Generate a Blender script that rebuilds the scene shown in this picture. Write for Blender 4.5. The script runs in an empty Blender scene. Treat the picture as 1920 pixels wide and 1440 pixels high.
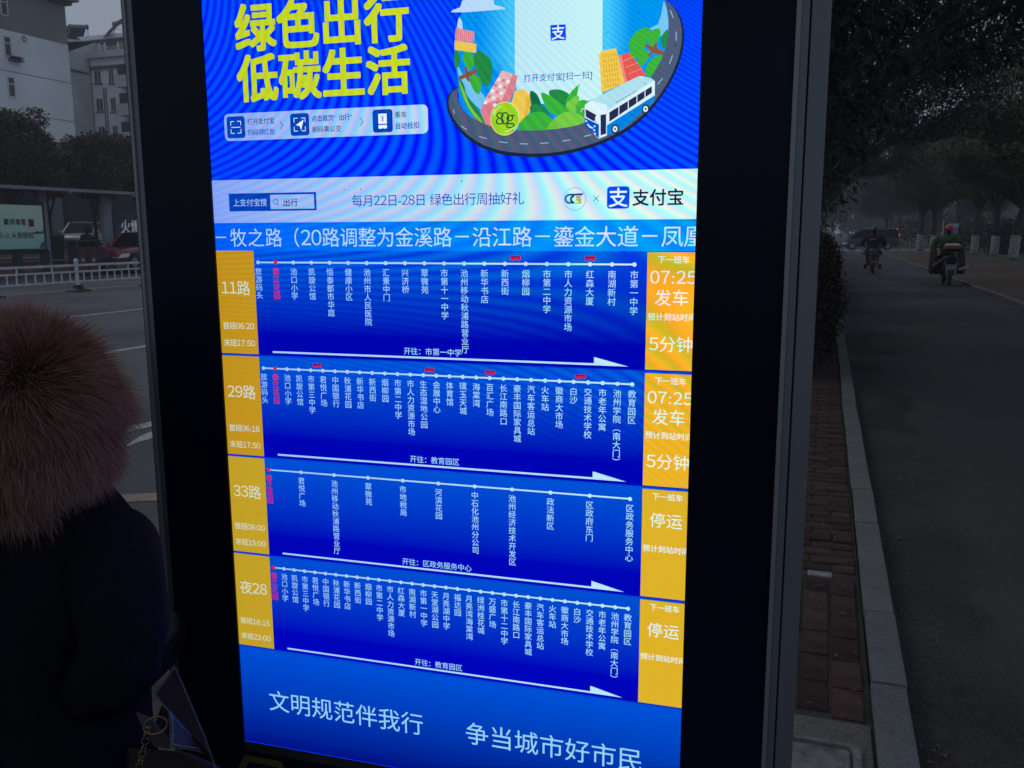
import bpy, bmesh, math, random
import numpy as np
from mathutils import Vector, Matrix, Euler
R_ = random.Random(7)
NP = np.random.default_rng(7)
scene = bpy.context.scene
COL = scene.collection

# ---------------------------------------------------------------- camera
H = 1.55
FPX = 1664.0                       # focal length in pixels of the 1920 wide photo
pitch, roll, yaw = math.radians(9.61), math.radians(-0.24), math.radians(19.27)
cam_d = bpy.data.cameras.new('camera')
cam_d.sensor_width = 36.0
cam_d.lens = FPX / 1920 * 36.0
cam_d.dof.use_dof = True
cam_d.dof.focus_distance = 1.38
cam_d.dof.aperture_fstop = 24.0
cam_d.clip_start = 0.05
cam_d.clip_end = 3000
cam = bpy.data.objects.new('camera', cam_d)
COL.objects.link(cam)
cp, sp = math.cos(pitch), math.sin(pitch)
Fv, Uv, Rv = np.array([0, cp, -sp]), np.array([0, sp, cp]), np.array([1.0, 0, 0])
cr, sr = math.cos(roll), math.sin(roll)
Rv, Uv = Rv * cr + Uv * sr, Uv * cr - Rv * sr
RZ = np.array([[math.cos(yaw), -math.sin(yaw), 0], [math.sin(yaw), math.cos(yaw), 0], [0, 0, 1]])
Rv, Uv, Fv = RZ @ Rv, RZ @ Uv, RZ @ Fv
CAM = np.array([0, 0, H])
cam.matrix_world = Matrix(((Rv[0], Uv[0], -Fv[0], 0), (Rv[1], Uv[1], -Fv[1], 0), (Rv[2], Uv[2], -Fv[2], H), (0, 0, 0, 1)))
scene.camera = cam

# ---------------------------------------------------------------- sky, sun, exposure
EXPO = -0.95
GAIN = 2.0 ** (-EXPO)
world = bpy.data.worlds.new('World')
scene.world = world
world.use_nodes = True
wn = world.node_tree
wn.nodes.clear()
sky = wn.nodes.new('ShaderNodeTexSky')
sky.sky_type = 'NISHITA'
sky.sun_disc = False
SUN_EL, SUN_AZ = math.radians(48), math.radians(-70)
sky.sun_elevation = SUN_EL
sky.sun_rotation = SUN_AZ
sky.air_density = 1.4
sky.dust_density = 4.0
wmix = wn.nodes.new('ShaderNodeMix')
wmix.data_type = 'RGBA'
wmix.inputs[0].default_value = 0.86
wmix.inputs[7].default_value = (5.2, 6.15, 7.9, 1)      # the even cloud deck
wbg = wn.nodes.new('ShaderNodeBackground')
wbg.inputs[1].default_value = 0.1
wout = wn.nodes.new('ShaderNodeOutputWorld')
wn.links.new(sky.outputs[0], wmix.inputs[6])
wn.links.new(wmix.outputs[2], wbg.inputs[0])
wn.links.new(wbg.outputs[0], wout.inputs[0])
sun_d = bpy.data.lights.new('sun', 'SUN')
sun_d.energy = 0.5
sun_d.angle = math.radians(25)
sun_d.color = (1, 0.97, 0.93)
sun = bpy.data.objects.new('sun', sun_d)
COL.objects.link(sun)
sdir = Vector((math.sin(SUN_AZ) * math.cos(SUN_EL), math.cos(SUN_AZ) * math.cos(SUN_EL), math.sin(SUN_EL)))
sun.rotation_euler = sdir.to_track_quat('Z', 'Y').to_euler()
sun.location = (0, 0, 30)
vs = scene.view_settings
vs.view_transform = 'Standard'
vs.look = 'None'
vs.exposure = EXPO
vs.gamma = 1
vs.use_curve_mapping = False

# ---------------------------------------------------------------- measuring rays
def ray(x, y):
    return Fv + Rv * (x - 960) / FPX - Uv * (y - 720) / FPX
def G(x, y, z=0.0):
    d = ray(x, y)
    return CAM + d * (z - H) / d[2]
def PT(x, y, t):
    return CAM + ray(x, y) * t
def AX(x, y, X):
    d = ray(x, y)
    return CAM + d * X / d[0]
def AY(x, y, Y):
    d = ray(x, y)
    return CAM + d * Y / d[1]
def V(a):
    return Vector((float(a[0]), float(a[1]), float(a[2])))

# ---------------------------------------------------------------- object helpers
def tag(o, label=None, cat=None, group=None, kind=None):
    if label: o['label'] = label
    if cat: o['category'] = cat
    if group: o['group'] = group
    if kind: o['kind'] = kind
    return o

def empty(name, loc, rz=0.0, label=None, cat=None, group=None):
    o = bpy.data.objects.new(name, None)
    o.empty_display_size = 0.2
    COL.objects.link(o)
    o.location = loc
    o.rotation_euler = (0, 0, rz)
    return tag(o, label, cat, group)

def link_mesh(name, me, parent=None):
    o = bpy.data.objects.new(name, me)
    COL.objects.link(o)
    if parent: o.parent = parent
    return o

def copy_tree(o, parent=None):
    c = o.copy()
    COL.objects.link(c)
    c.parent = parent
    for ch in list(o.children):
        copy_tree(ch, c)
    return c

class MB:
    """collects geometry for ONE mesh object"""
    def __init__(self, org=(0, 0, 0)):
        self.v, self.f, self.m, self.mats = [], [], [], []
        self.org = Vector(org)
        self.cur = 0
    def mat(self, m):
        if m not in self.mats: self.mats.append(m)
        self.cur = self.mats.index(m)
        return self
    def add(self, vs, fs):
        b = len(self.v)
        self.v += [Vector(p) - self.org for p in vs]
        for f in fs:
            self.f.append([b + i for i in f])
            self.m.append(self.cur)
        return self
    def box(self, lo, hi, rot=None, piv=None):
        x0, y0, z0 = lo
        x1, y1, z1 = hi
        vs = [Vector(p) for p in ((x0, y0, z0), (x1, y0, z0), (x1, y1, z0), (x0, y1, z0), (x0, y0, z1), (x1, y0, z1), (x1, y1, z1), (x0, y1, z1))]
        if rot is not None:
            p = Vector(piv) if piv is not None else Vector(((x0 + x1) / 2, (y0 + y1) / 2, (z0 + z1) / 2))
            vs = [rot @ (q - p) + p for q in vs]
        return self.add(vs, [(0, 3, 2, 1), (4, 5, 6, 7), (0, 1, 5, 4), (1, 2, 6, 5), (2, 3, 7, 6), (3, 0, 4, 7)])
    def hexa(self, pts):
        return self.add(pts, [(0, 3, 2, 1), (4, 5, 6, 7), (0, 1, 5, 4), (1, 2, 6, 5), (2, 3, 7, 6), (3, 0, 4, 7)])
    def cyl(self, a, b, r0, r1=None, n=10, caps=True):
        r1 = r0 if r1 is None else r1
        a, b = Vector(a), Vector(b)
        q = (b - a).to_track_quat('Z', 'Y')
        ra = [a + q @ Vector((r0 * math.cos(2 * math.pi * i / n), r0 * math.sin(2 * math.pi * i / n), 0)) for i in range(n)]
        rb = [b + q @ Vector((r1 * math.cos(2 * math.pi * i / n), r1 * math.sin(2 * math.pi * i / n), 0)) for i in range(n)]
        fs = [(i, (i + 1) % n, n + (i + 1) % n, n + i) for i in range(n)]
        if caps: fs += [tuple(range(n - 1, -1, -1)), tuple(range(n, 2 * n))]
        return self.add(ra + rb, fs)
    def tube(self, pts, rs, n=8):
        """bent tapered tube through points"""
        pts = [Vector(p) for p in pts]
        if not hasattr(rs, '__len__'): rs = [rs] * len(pts)
        vs, fs = [], []
        for k, p in enumerate(pts):
            t = (pts[min(k + 1, len(pts) - 1)] - pts[max(k - 1, 0)]).normalized()
            q = t.to_track_quat('Z', 'Y')
            for i in range(n):
                an = 2 * math.pi * i / n
                vs.append(p + q @ Vector((rs[k] * math.cos(an), rs[k] * math.sin(an), 0)))
        for k in range(len(pts) - 1):
            for i in range(n):
                fs.append((k * n + i, k * n + (i + 1) % n, (k + 1) * n + (i + 1) % n, (k + 1) * n + i))
        fs += [tuple(range(n - 1, -1, -1)), tuple(range((len(pts) - 1) * n, len(pts) * n))]
        return self.add(vs, fs)
    def torus(self, c, R, r, q=None, n=24, m=8):
        q = q or Matrix.Identity(3)
        c = Vector(c)
        vs, fs = [], []
        for i in range(n):
            a = 2 * math.pi * i / n
            for j in range(m):
                b = 2 * math.pi * j / m
                vs.append(c + q @ Vector(((R + r * math.cos(b)) * math.cos(a), (R + r * math.cos(b)) * math.sin(a), r * math.sin(b))))
        for i in range(n):
            for j in range(m):
                fs.append((i * m + j, ((i + 1) % n) * m + j, ((i + 1) % n) * m + (j + 1) % m, i * m + (j + 1) % m))
        return self.add(vs, fs)
    def ball(self, c, r, q=None, n=16, m=10, zmin=-1.0):
        c = Vector(c)
        rx, ry, rz = r if hasattr(r, '__len__') else (r, r, r)
        vs, fs = [], []
        for j in range(m + 1):
            t = math.pi * j / m
            for i in range(n):
                a = 2 * math.pi * i / n
                p = Vector((rx * math.sin(t) * math.cos(a), ry * math.sin(t) * math.sin(a), rz * max(zmin, math.cos(t))))
                vs.append(c + (q @ p if q is not None else p))
        for j in range(m):
            for i in range(n):
                fs.append((j * n + i, (j + 1) * n + i, (j + 1) * n + (i + 1) % n, j * n + (i + 1) % n))
        return self.add(vs, fs)
    def prism(self, poly, d):
        """poly: 3-D outline, extruded by vector d"""
        n = len(poly)
        d = Vector(d)
        a = [Vector(p) for p in poly]
        b = [p + d for p in a]
        return self.add(a + b, [tuple(range(n)), tuple(range(2 * n - 1, n - 1, -1))] + [(i, n + i, n + (i + 1) % n, (i + 1) % n) for i in range(n)])
    def loft(self, rings, cap=True):
        n = len(rings[0])
        vs = [p for r in rings for p in r]
        fs = []
        for k in range(len(rings) - 1):
            for i in range(n):
                fs.append((k * n + i, k * n + (i + 1) % n, (k + 1) * n + (i + 1) % n, (k + 1) * n + i))
        if cap: fs += [tuple(range(n - 1, -1, -1)), tuple(range((len(rings) - 1) * n, len(rings) * n))]
        return self.add(vs, fs)
    def build(self, name, mat=None, parent=None, smooth=False, bevel=0.0, fixn=True):
        me = bpy.data.meshes.new(name)
        me.from_pydata([tuple(p) for p in self.v], [], self.f)
        mats = self.mats if self.mats else [mat]
        for m in mats: me.materials.append(m)
        if len(mats) > 1: me.polygons.foreach_set('material_index', self.m)
        if fixn or bevel:
            bm = bmesh.new()
            bm.from_mesh(me)
            if fixn: bmesh.ops.recalc_face_normals(bm, faces=bm.faces)
            if bevel:
                es = [e for e in bm.edges if len(e.link_faces) == 2 and e.calc_face_angle(0) > 0.5]
                bmesh.ops.bevel(bm, geom=es, offset=bevel, segments=2, profile=0.6, affect='EDGES', clamp_overlap=True)
            bm.to_mesh(me)
            bm.free()
        if smooth: me.polygons.foreach_set('use_smooth', [True] * len(me.polygons))
        me.update()
        o = link_mesh(name, me, parent)
        if parent is None: o.location = self.org
        return o

# ---------------------------------------------------------------- materials
def srgb(r, g, b):
    f = lambda c: (c / 255 / 12.92) if c <= 10 else (((c / 255) + 0.055) / 1.055) ** 2.4
    return (f(r), f(g), f(b))

def mat(name, col, rough=0.7, metal=0.0, var=0.0, scale=6.0, spec=0.5, bump=0.0, bscale=40.0, col2=None, island=0.0, objrand=0.0, detail=4.0, coat=0.0, trans=0.0, stretch=None):
    m = bpy.data.materials.new(name)
    m.use_nodes = True
    nt = m.node_tree
    b = nt.nodes['Principled BSDF']
    b.inputs['Roughness'].default_value = rough
    b.inputs['Metallic'].default_value = metal
    b.inputs['Specular IOR Level'].default_value = spec
    b.inputs['Coat Weight'].default_value = coat
    b.inputs['Coat Roughness'].default_value = 0.08
    if trans: b.inputs['Transmission Weight'].default_value = trans
    tc = nt.nodes.new('ShaderNodeTexCoord')
    src = tc.outputs['Object']
    if stretch:
        mp = nt.nodes.new('ShaderNodeMapping')
        mp.inputs['Scale'].default_value = stretch
        nt.links.new(src, mp.inputs[0])
        src = mp.outputs[0]
    no = nt.nodes.new('ShaderNodeTexNoise')
    no.inputs['Scale'].default_value = scale
    no.inputs['Detail'].default_value = detail
    nt.links.new(src, no.inputs['Vector'])
    c2 = col2 if col2 else tuple(max(0, c * (1 - var)) for c in col)
    c1 = col if col2 else tuple(min(1, c * (1 + var)) for c in col)
    rp = nt.nodes.new('ShaderNodeMapRange')
    rp.inputs[1].default_value = 0.33
    rp.inputs[2].default_value = 0.67
    nt.links.new(no.outputs[0], rp.inputs[0])
    fac = rp.outputs[0]
    mx = nt.nodes.new('ShaderNodeMix')
    mx.data_type = 'RGBA'
    mx.inputs[6].default_value = (*c1, 1)
    mx.inputs[7].default_value = (*c2, 1)
    nt.links.new(fac, mx.inputs[0])
    out = mx.outputs[2]
    for amount, kind in ((island, 'geo'), (objrand, 'obj')):
        if amount:
            if kind == 'geo':
                rn = nt.nodes.new('ShaderNodeNewGeometry').outputs['Random Per Island']
            else:
                rn = nt.nodes.new('ShaderNodeObjectInfo').outputs['Random']
            mr = nt.nodes.new('ShaderNodeMapRange')
            mr.inputs[3].default_value = 1 - amount
            mr.inputs[4].default_value = 1 + amount
            nt.links.new(rn, mr.inputs[0])
            hv = nt.nodes.new('ShaderNodeHueSaturation')
            nt.links.new(mr.outputs[0], hv.inputs['Value'])
            nt.links.new(out, hv.inputs['Color'])
            out = hv.outputs[0]
    nt.links.new(out, b.inputs['Base Color'])
    if bump:
        n2 = nt.nodes.new('ShaderNodeTexNoise')
        n2.inputs['Scale'].default_value = bscale
        n2.inputs['Detail'].default_value = 6
        nt.links.new(src, n2.inputs['Vector'])
        bp = nt.nodes.new('ShaderNodeBump')
        bp.inputs['Strength'].default_value = bump
        bp.inputs['Distance'].default_value = 0.01
        nt.links.new(n2.outputs[0], bp.inputs['Height'])
        nt.links.new(bp.outputs[0], b.inputs['Normal'])
    return m

def glow(name, col, strength):
    m = bpy.data.materials.new(name)
    m.use_nodes = True
    b = m.node_tree.nodes['Principled BSDF']
    b.inputs['Base Color'].default_value = (*col, 1)
    b.inputs['Emission Color'].default_value = (*col, 1)
    b.inputs['Emission Strength'].default_value = strength
    return m

def ground_mat(name, c1, c2, c3, speck, s_patch=0.35, rough=(0.55, 0.9), bump=0.5, grain=90.0, edge=None):
    """worn ground: broad patches, fine grain and scattered specks"""
    m = bpy.data.materials.new(name)
    m.use_nodes = True
    nt = m.node_tree
    b = nt.nodes['Principled BSDF']
    b.inputs['Specular IOR Level'].default_value = 0.35
    tc = nt.nodes.new('ShaderNodeTexCoord')
    def noise(sc, det=5, dist=0.0):
        n = nt.nodes.new('ShaderNodeTexNoise')
        n.inputs['Scale'].default_value = sc
        n.inputs['Detail'].default_value = det
        n.inputs['Distortion'].default_value = dist
        nt.links.new(tc.outputs['Object'], n.inputs['Vector'])
        return n.outputs[0]
    def rng(o, a, c, lo=0.0, hi=1.0):
        r = nt.nodes.new('ShaderNodeMapRange')
        r.inputs[1].default_value, r.inputs[2].default_value = a, c
        r.inputs[3].default_value, r.inputs[4].default_value = lo, hi
        nt.links.new(o, r.inputs[0])
        return r.outputs[0]
    def mix(f, a, c):
        x = nt.nodes.new('ShaderNodeMix')
        x.data_type = 'RGBA'
        nt.links.new(f, x.inputs[0])
        for i, q in ((6, a), (7, c)):
            if isinstance(q, tuple): x.inputs[i].default_value = (*q, 1)
            else: nt.links.new(q, x.inputs[i])
        return x.outputs[2]
    patch = rng(noise(s_patch, 4, 0.6), 0.42, 0.56)
    patch2 = rng(noise(s_patch * 4.7, 5, 0.3), 0.38, 0.68)
    fine = rng(noise(grain, 3), 0.3, 0.7)
    base = mix(patch, c1, c2)
    if edge:                               # dirt washed into the gutter, with a ragged border
        sx = nt.nodes.new('ShaderNodeSeparateXYZ')
        nt.links.new(tc.outputs['Object'], sx.inputs[0])
        ad = nt.nodes.new('ShaderNodeMath')
        ad.operation = 'MULTIPLY_ADD'
        ad.inputs[1].default_value = -1.1
        nt.links.new(noise(0.9, 6, 0.4), ad.inputs[0])
        nt.links.new(sx.outputs[0], ad.inputs[2])
        base = mix(rng(ad.outputs[0], edge[0] - .18, edge[0] - .07), tuple(c * .35 for c in c1), base)
    base = mix(patch2, base, c3)
    g = mix(fine, base, speck)
    hm = nt.nodes.new('ShaderNodeMix')
    hm.data_type = 'RGBA'
    hm.inputs[0].default_value = 0.42
    nt.links.new(base, hm.inputs[6])
    nt.links.new(g, hm.inputs[7])
    nt.links.new(hm.outputs[2], b.inputs['Base Color'])
    nt.links.new(rng(patch, 0, 1, *rough), b.inputs['Roughness'])
    bp = nt.nodes.new('ShaderNodeBump')
    bp.inputs['Strength'].default_value = bump
    bp.inputs['Distance'].default_value = 0.004
    nt.links.new(noise(grain * 1.6, 4), bp.inputs['Height'])
    nt.links.new(bp.outputs[0], b.inputs['Normal'])
    return m

M = dict(
    asphalt=ground_mat('asphalt', (0.034, 0.036, 0.042), (0.060, 0.064, 0.074), (0.044, 0.047, 0.055), (0.10, 0.10, 0.11), 0.16),
    lane=ground_mat('lane asphalt', (0.021, 0.021, 0.023), (0.050, 0.049, 0.050), (0.034, 0.033, 0.035), (0.11, 0.105, 0.10), 0.33, (0.6, 0.9), edge=(0.36, 0.30)),
    soil=ground_mat('bare soil', (0.10, 0.062, 0.045), (0.065, 0.048, 0.038), (0.085, 0.055, 0.04), (0.15, 0.10, 0.07), 0.5, (0.85, 0.95)),
    grass=ground_mat('short grass', (0.055, 0.075, 0.03), (0.075, 0.07, 0.035), (0.045, 0.055, 0.025), (0.10, 0.11, 0.05), 0.5, (0.85, 0.95)),
    farpave=ground_mat('far pavement', (0.14, 0.075, 0.06), (0.11, 0.065, 0.055), (0.15, 0.09, 0.075), (0.20, 0.13, 0.11), 0.4, (0.75, 0.9)),
    bedding=ground_mat('dark joint sand', (0.045, 0.04, 0.035), (0.03, 0.028, 0.026), (0.06, 0.055, 0.05), (0.09, 0.085, 0.075), 2.0, (0.85, 0.95)),
    concrete=ground_mat('rough concrete', (0.13, 0.13, 0.118), (0.085, 0.085, 0.08), (0.105, 0.102, 0.094), (0.30, 0.29, 0.27), 3.0, (0.8, 0.95), 0.8, 120.0),
    granite=ground_mat('granite', (0.12, 0.13, 0.13), (0.075, 0.082, 0.084), (0.095, 0.102, 0.102), (0.36, 0.37, 0.36), 2.5, (0.7, 0.9), 0.8, 150.0),
    brick=mat('red paver', (0.062, 0.034, 0.029), 0.85, var=0.35, scale=9, bump=0.6, bscale=90, objrand=0.35, spec=0.3),
    roadpaint=mat('worn white road paint', (0.5, 0.5, 0.5), 0.7, var=0.0, scale=30, col2=(0.22, 0.22, 0.23)),
    roadyellow=mat('worn yellow road paint', (0.30, 0.17, 0.06), 0.7, scale=3, col2=(0.13, 0.10, 0.08)),
    roadorange=mat('worn orange road paint', (0.34, 0.21, 0.17), 0.7, scale=12, col2=(0.22, 0.15, 0.13)),
)
def top(name, x0, y0, x1, y1, z, m, parent=None):
    mb = MB()
    mb.add([(x0, y0, z), (x1, y0, z), (x1, y1, z), (x0, y1, z)], [(0, 1, 2, 3)])
    return mb.build(name, m, parent, fixn=False)
# ================================================================ THE SETTING
LZ = -0.06                       # bike lane
RZD = -0.10                      # main road
tag(top('ground', -900, -400, 900, 1500, -0.16, M['soil']), kind='structure')
road = tag(top('main_road', -30.0, -60, -2.4, 420, RZD, M['asphalt']), kind='structure')
lane = tag(top('bike_lane', 0.30, -40, 4.22, 84, LZ, M['lane']), kind='structure')
cross = tag(top('crossing_road', -2.4, 84, 60, 102, LZ - 0.02, M['asphalt']), kind='structure')
lane2 = tag(top('bike_lane_beyond', 0.30, 102, 4.22, 420, LZ, M['lane']), kind='structure')
fp = MB().box((-46, -60, -0.16), (-30.0, 420, 0.04)).build('far_pavement', M['farpave'])
tag(fp, kind='structure')
# lane markings of the main road, children of it
def strip(name, x, y0, y1, w, m, z=RZD + 0.004, parent=road):
    return top(name, x - w / 2, y0, x + w / 2, y1, z, m, parent)
strip('lane_marking', -14.55, -20, 300, 0.15, M['roadpaint'])
for k in range(14):
    strip('lane_marking', -9.6, 9.2 + k * 10 - 20, 13.2 + k * 10 - 20, 0.15, M['roadpaint'])
strip('yellow_marking', -21.75, -20, 300, 0.35, M['roadyellow'])
def ground_poly(name, pts, m, z=RZD + 0.004, parent=road):
    P = [G(x, y, z) for x, y in pts]
    mb = MB()
    mb.add(P, [tuple(range(len(P)))])
    return mb.build(name, m, parent, fixn=True)
ground_poly('arrow_marking', [(180, 824), (240, 800), (300, 786), (300, 796), (243, 809), (185, 835)], M['roadpaint'])
ground_poly('arrow_marking', [(235, 836), (262, 818), (300, 802), (300, 818), (262, 828), (238, 837)], M['roadpaint'])
ground_poly('orange_marking', [(180, 929), (310, 923), (310, 938), (180, 943)], M['roadorange'])
strip('crosswalk_marking', 12.0, 84.6, 85.6, 19.0, M['roadpaint'], LZ - 0.016, cross)
for k in range(9):
    top('crosswalk_marking', 0.6 + k * 1.0, 87.2, 1.05 + k * 1.0, 91.0, LZ - 0.016, M['roadpaint'], cross)

# near pavement: bedding sheet, pavers, slabs
pav = MB().box((-2.25, -30, -0.16), (0.222, 84, -0.012)).build('pavement', M['bedding'])
tag(pav, kind='structure')
_brick = {}
def paver(x0, x1, y0, y1, zj, m, nm='brick'):
    g = 0.004
    key = (round(x1 - x0, 3), round(y1 - y0, 3), m.name)
    if key not in _brick:
        mb = MB()
        hx, hy = (x1 - x0) / 2 - g, (y1 - y0) / 2 - g
        c = 0.006
        mb.loft([[(-hx, -hy, -.03), (hx, -hy, -.03), (hx, hy, -.03), (-hx, hy, -.03)],
                 [(-hx, -hy, -.005), (hx, -hy, -.005), (hx, hy, -.005), (-hx, hy, -.005)],
                 [(-hx + c, -hy + c, 0), (hx - c, -hy + c, 0), (hx - c, hy - c, 0), (-hx + c, hy - c, 0)]])
        o = mb.build(nm, m, pav)
        _brick[key] = o.data
    else:
        o = link_mesh(nm, _brick[key], pav)
    o.location = ((x0 + x1) / 2, (y0 + y1) / 2, zj + R_.uniform(-0.006, 0.003))
    o.rotation_euler = (R_.uniform(-.022, .022), R_.uniform(-.028, .028), R_.uniform(-.022, .022))
    return o
y, row = 2.86, 0
for c in range(5):                                  # soldier columns by the manhole
    x1 = 0.205 - c * 0.112
    for k in range(6):
        paver(x1 - 0.108, x1, 2.86 + k * 0.208 + (0.03 if c % 2 else 0), 2.86 + (k + 1) * 0.208 + (0.03 if c % 2 else 0), 0.0, M['brick'])
for k in range(54):                                 # running bond further on
    y0 = 4.19 + k * 0.106
    off = 0.0 if k % 2 else 0.1
    for c in range(5):
        x1 = 0.213 - c * 0.206 + off
        x0 = x1 - 0.202
        if x0 > 0.18 or x1 < -0.5: continue
        paver(x0, min(x1, 0.213), y0, y0 + 0.102, 0.0, M['brick'])
far = MB()
for k in range(560):                                # the same bond beyond, joined
    y0 = 9.92 + k * 0.106
    for c in range(2):
        x1 = 0.213 - c * 0.206 + (0 if k % 2 else 0.1)
        if x1 - .202 > .18: continue
        far.box((x1 - 0.202, y0, -0.03), (min(x1, 0.213), y0 + 0.1, R_.uniform(-0.003, 0.003)))
fo = far.build('distant_bricks', M['brick'], pav, fixn=False)
fo['kind'] = 'stuff'
MB().box((0.0, 4.095, -0.03), (0.105, 4.155, 0.006)).build('mortar_patch', mat('pale mortar', (0.24, 0.24, 0.235), 0.9, var=0.4, scale=30, bump=0.8), pav, bevel=0.004)
slab = MB().box((-1.0, 1.2, -0.06), (0.215, 2.84, -0.004)).build('concrete_slab', M['concrete'], pav, bevel=0.004)
# granite kerb stones
yk = -3.0
for k in range(70):
    L = R_.uniform(0.56, 0.66)
    if yk > 40: L = 1.0
    o = MB((0, 0, 0)).box((-0.057, 0.003, -0.16), (0.057, L - 0.003, 0.018)).build('kerb_stone', M['granite'], pav, bevel=0.006 if yk < 12 else 0.0)
    o.location = (0.283 + R_.uniform(-.004, .004), yk, R_.uniform(-0.005, 0.004))
    o.rotation_euler = (0, 0, R_.uniform(-.006, .006))
    yk += L
# right hand kerb and verge
verge = MB().box((4.22, -30, -0.16), (60, 84, LZ + 0.05)).build('verge', M['soil'])
tag(verge, kind='structure')
turf = MB().box((8.3, -30, -0.1), (60, 83.9, LZ + 0.062)).build('turf', M['grass'])
tag(turf, kind='structure')
verge2 = MB().box((4.22, 102, -0.16), (80, 420, LZ + 0.05)).build('verge_beyond', M['grass'])
tag(verge2, kind='structure')
yk = 4.0
kshared = None
for k in range(78):
    if kshared is None:
        o = MB().box((-0.06, 0.004, -0.1), (0.06, 0.996, 0.075)).build('kerb_stone', M['granite'], verge, bevel=0.008)
        kshared = o.data
    else:
        o = link_mesh('kerb_stone', kshared, verge)
    o.location = (4.16, yk, LZ + R_.uniform(-.004, .004))
    yk += 1.0

# manhole cover set in the slab
mh = empty('manhole_cover', (-0.12, 2.42, 0), 0, 'grey square manhole cover with a raised rounded rim set in the concrete by the kerb', 'manhole cover')
MH = mat('worn grey composite', (0.16, 0.165, 0.155), 0.75, var=0.35, scale=25, bump=0.6)
rim = MB()
def rrect(cx, cy, hx, hy, r, z, n=5):
    P = []
    for sx, sy, a0 in ((1, 1, 0), (-1, 1, 90), (-1, -1, 180), (1, -1, 270)):
        for i in range(n + 1):
            a = math.radians(a0 + 90 * i / n)
            P.append((cx + sx * (hx - r) + r * math.cos(a), cy + sy * (hy - r) + r * math.sin(a), z))
    return P
rim.loft([rrect(0, 0, .30, .27, .03, -.004), rrect(0, 0, .30, .27, .03, .010), rrect(0, 0, .292, .262, .026, .013), rrect(0, 0, .278, .248, .02, .013), rrect(0, 0, .275, .245, .018, -.002)], cap=False)
rim.build('rim', MH, mh)
lid = MB()
lid.loft([rrect(0, 0, .268, .238, .015, -.004), rrect(0, 0, .268, .238, .015, .004), rrect(0, 0, .262, .232, .012, .006)])
for i in (-1, 1):
    for j in (-1, 1):
        lid.box((i * .13 - .118, j * .115 - .103, .006), (i * .13 + .118, j * .115 + .103, .0085))
lid.build('lid', MH, mh)

# ================================================================ THE KIOSK
KYAW = math.radians(-16.66) + yaw
KO = np.array([-0.83064824, 1.08320722, H])
Kd = np.array([math.cos(KYAW), math.sin(KYAW), 0.0])
Kn = np.array([-math.sin(KYAW), math.cos(KYAW), 0.0])
def S(x, y):
    d = ray(x, y)
    P = CAM + d * ((KO - CAM) @ Kn) / (d @ Kn)
    return (float((P - KO) @ Kd), float(P[2] - H))
def C6(cx, cy):                    # a point of the advert picture, in its own drawing units
    return S(820 + cx / 3.84, cy / 3.84)

kiosk = empty('information_kiosk', (KO[0], KO[1], 0), KYAW, 'tall black bus information kiosk with a glowing blue timetable screen in a grey metal frame', 'kiosk')
KM = dict(
    glass=mat('black bezel glass', (0.003, 0.006, 0.019), 0.28, spec=0.14, var=.3, scale=2),  # bluish base carries the screen's glow on the glass
    frame=mat('grey aluminium', (0.20, 0.215, 0.24), 0.45, 0.5, var=0.08, scale=3, bump=0.05, bscale=400),
    framel=mat('light grey aluminium', (0.30, 0.31, 0.33), 0.45, 0.5, var=0.08, scale=3),
    framed=mat('dark grey aluminium', (0.045, 0.048, 0.056), 0.6, 0.2),
    gap=mat('black gap', (0.003, 0.003, 0.004), 0.8),
    body=mat('kiosk body paint', (0.06, 0.065, 0.075), 0.5, 0.3),
    olive=mat('dull olive print', (0.11, 0.095, 0.02), 0.7),
    sill=mat('dusty black sill', (0.02, 0.016, 0.014), 0.8, var=0.4, scale=12),
)
U0, U1, VB, VT = 0.0, 0.6812, -0.789, 0.422
zt, zb = H + 0.60, 0.14
kb = MB()
kb.box((-0.128, 0.035, zb), (0.816, 0.15, zt))
kb.build('back_casing', KM['body'], kiosk, bevel=0.004)
bz = MB()
bz.box((-0.1122, 0.002, zb), (U0, 0.034, zt))
bz.box((U1, 0.002, zb), (0.7866, 0.034, zt))
bz.box((U0, 0.002, H + VT), (U1, 0.034, zt))
bz.box((U0, 0.002, zb), (U1, 0.034, H + VB - 0.017))
for v in bz.v: v.y -= 0.006
bz.build('bezel', KM['glass'], kiosk)
MB().hexa([(U0, -0.0035, H + VB - 0.017), (U1, -0.0035, H + VB - 0.017), (U1, 0.02, H + VB - 0.017), (U0, 0.02, H + VB - 0.017),
           (U0, 0.002, H + VB), (U1, 0.002, H + VB), (U1, 0.02, H + VB), (U0, 0.02, H + VB)]).build('screen_sill', KM['sill'], kiosk)
MB().box((-0.1222, -0.003, zb), (-0.1124, 0.034, zt)).build('frame_strip', KM['frame'], kiosk)
MB().box((-0.1272, -0.006, zb), (-0.1224, 0.034, zt + .002)).build('frame_strip', KM['framel'], kiosk, bevel=0.001)
MB().box((-0.1340, 0.001, zb), (-0.1274, 0.034, zt)).build('frame_strip', KM['framed'], kiosk)
MB().box((0.7868, -0.012, zb), (0.7922, 0.034, zt + .004)).build('frame_strip', KM['framel'], kiosk)
MB().box((0.7924, -0.009, zb), (0.8012, 0.034, zt + .004)).build('frame_strip', KM['frame'], kiosk)
MB().box((0.8014, 0.004, zb), (0.8030, 0.034, zt)).build('frame_gap', KM['gap'], kiosk)
MB().box((0.8032, -0.007, zb), (0.8245, 0.034, zt + .004)).build('frame_strip', KM['frame'], kiosk, bevel=0.001)
MB().box((-0.15, -0.03, zt + .005), (0.84, 0.17, zt + 0.06)).build('top_cap', KM['frame'], kiosk, bevel=0.008)
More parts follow.
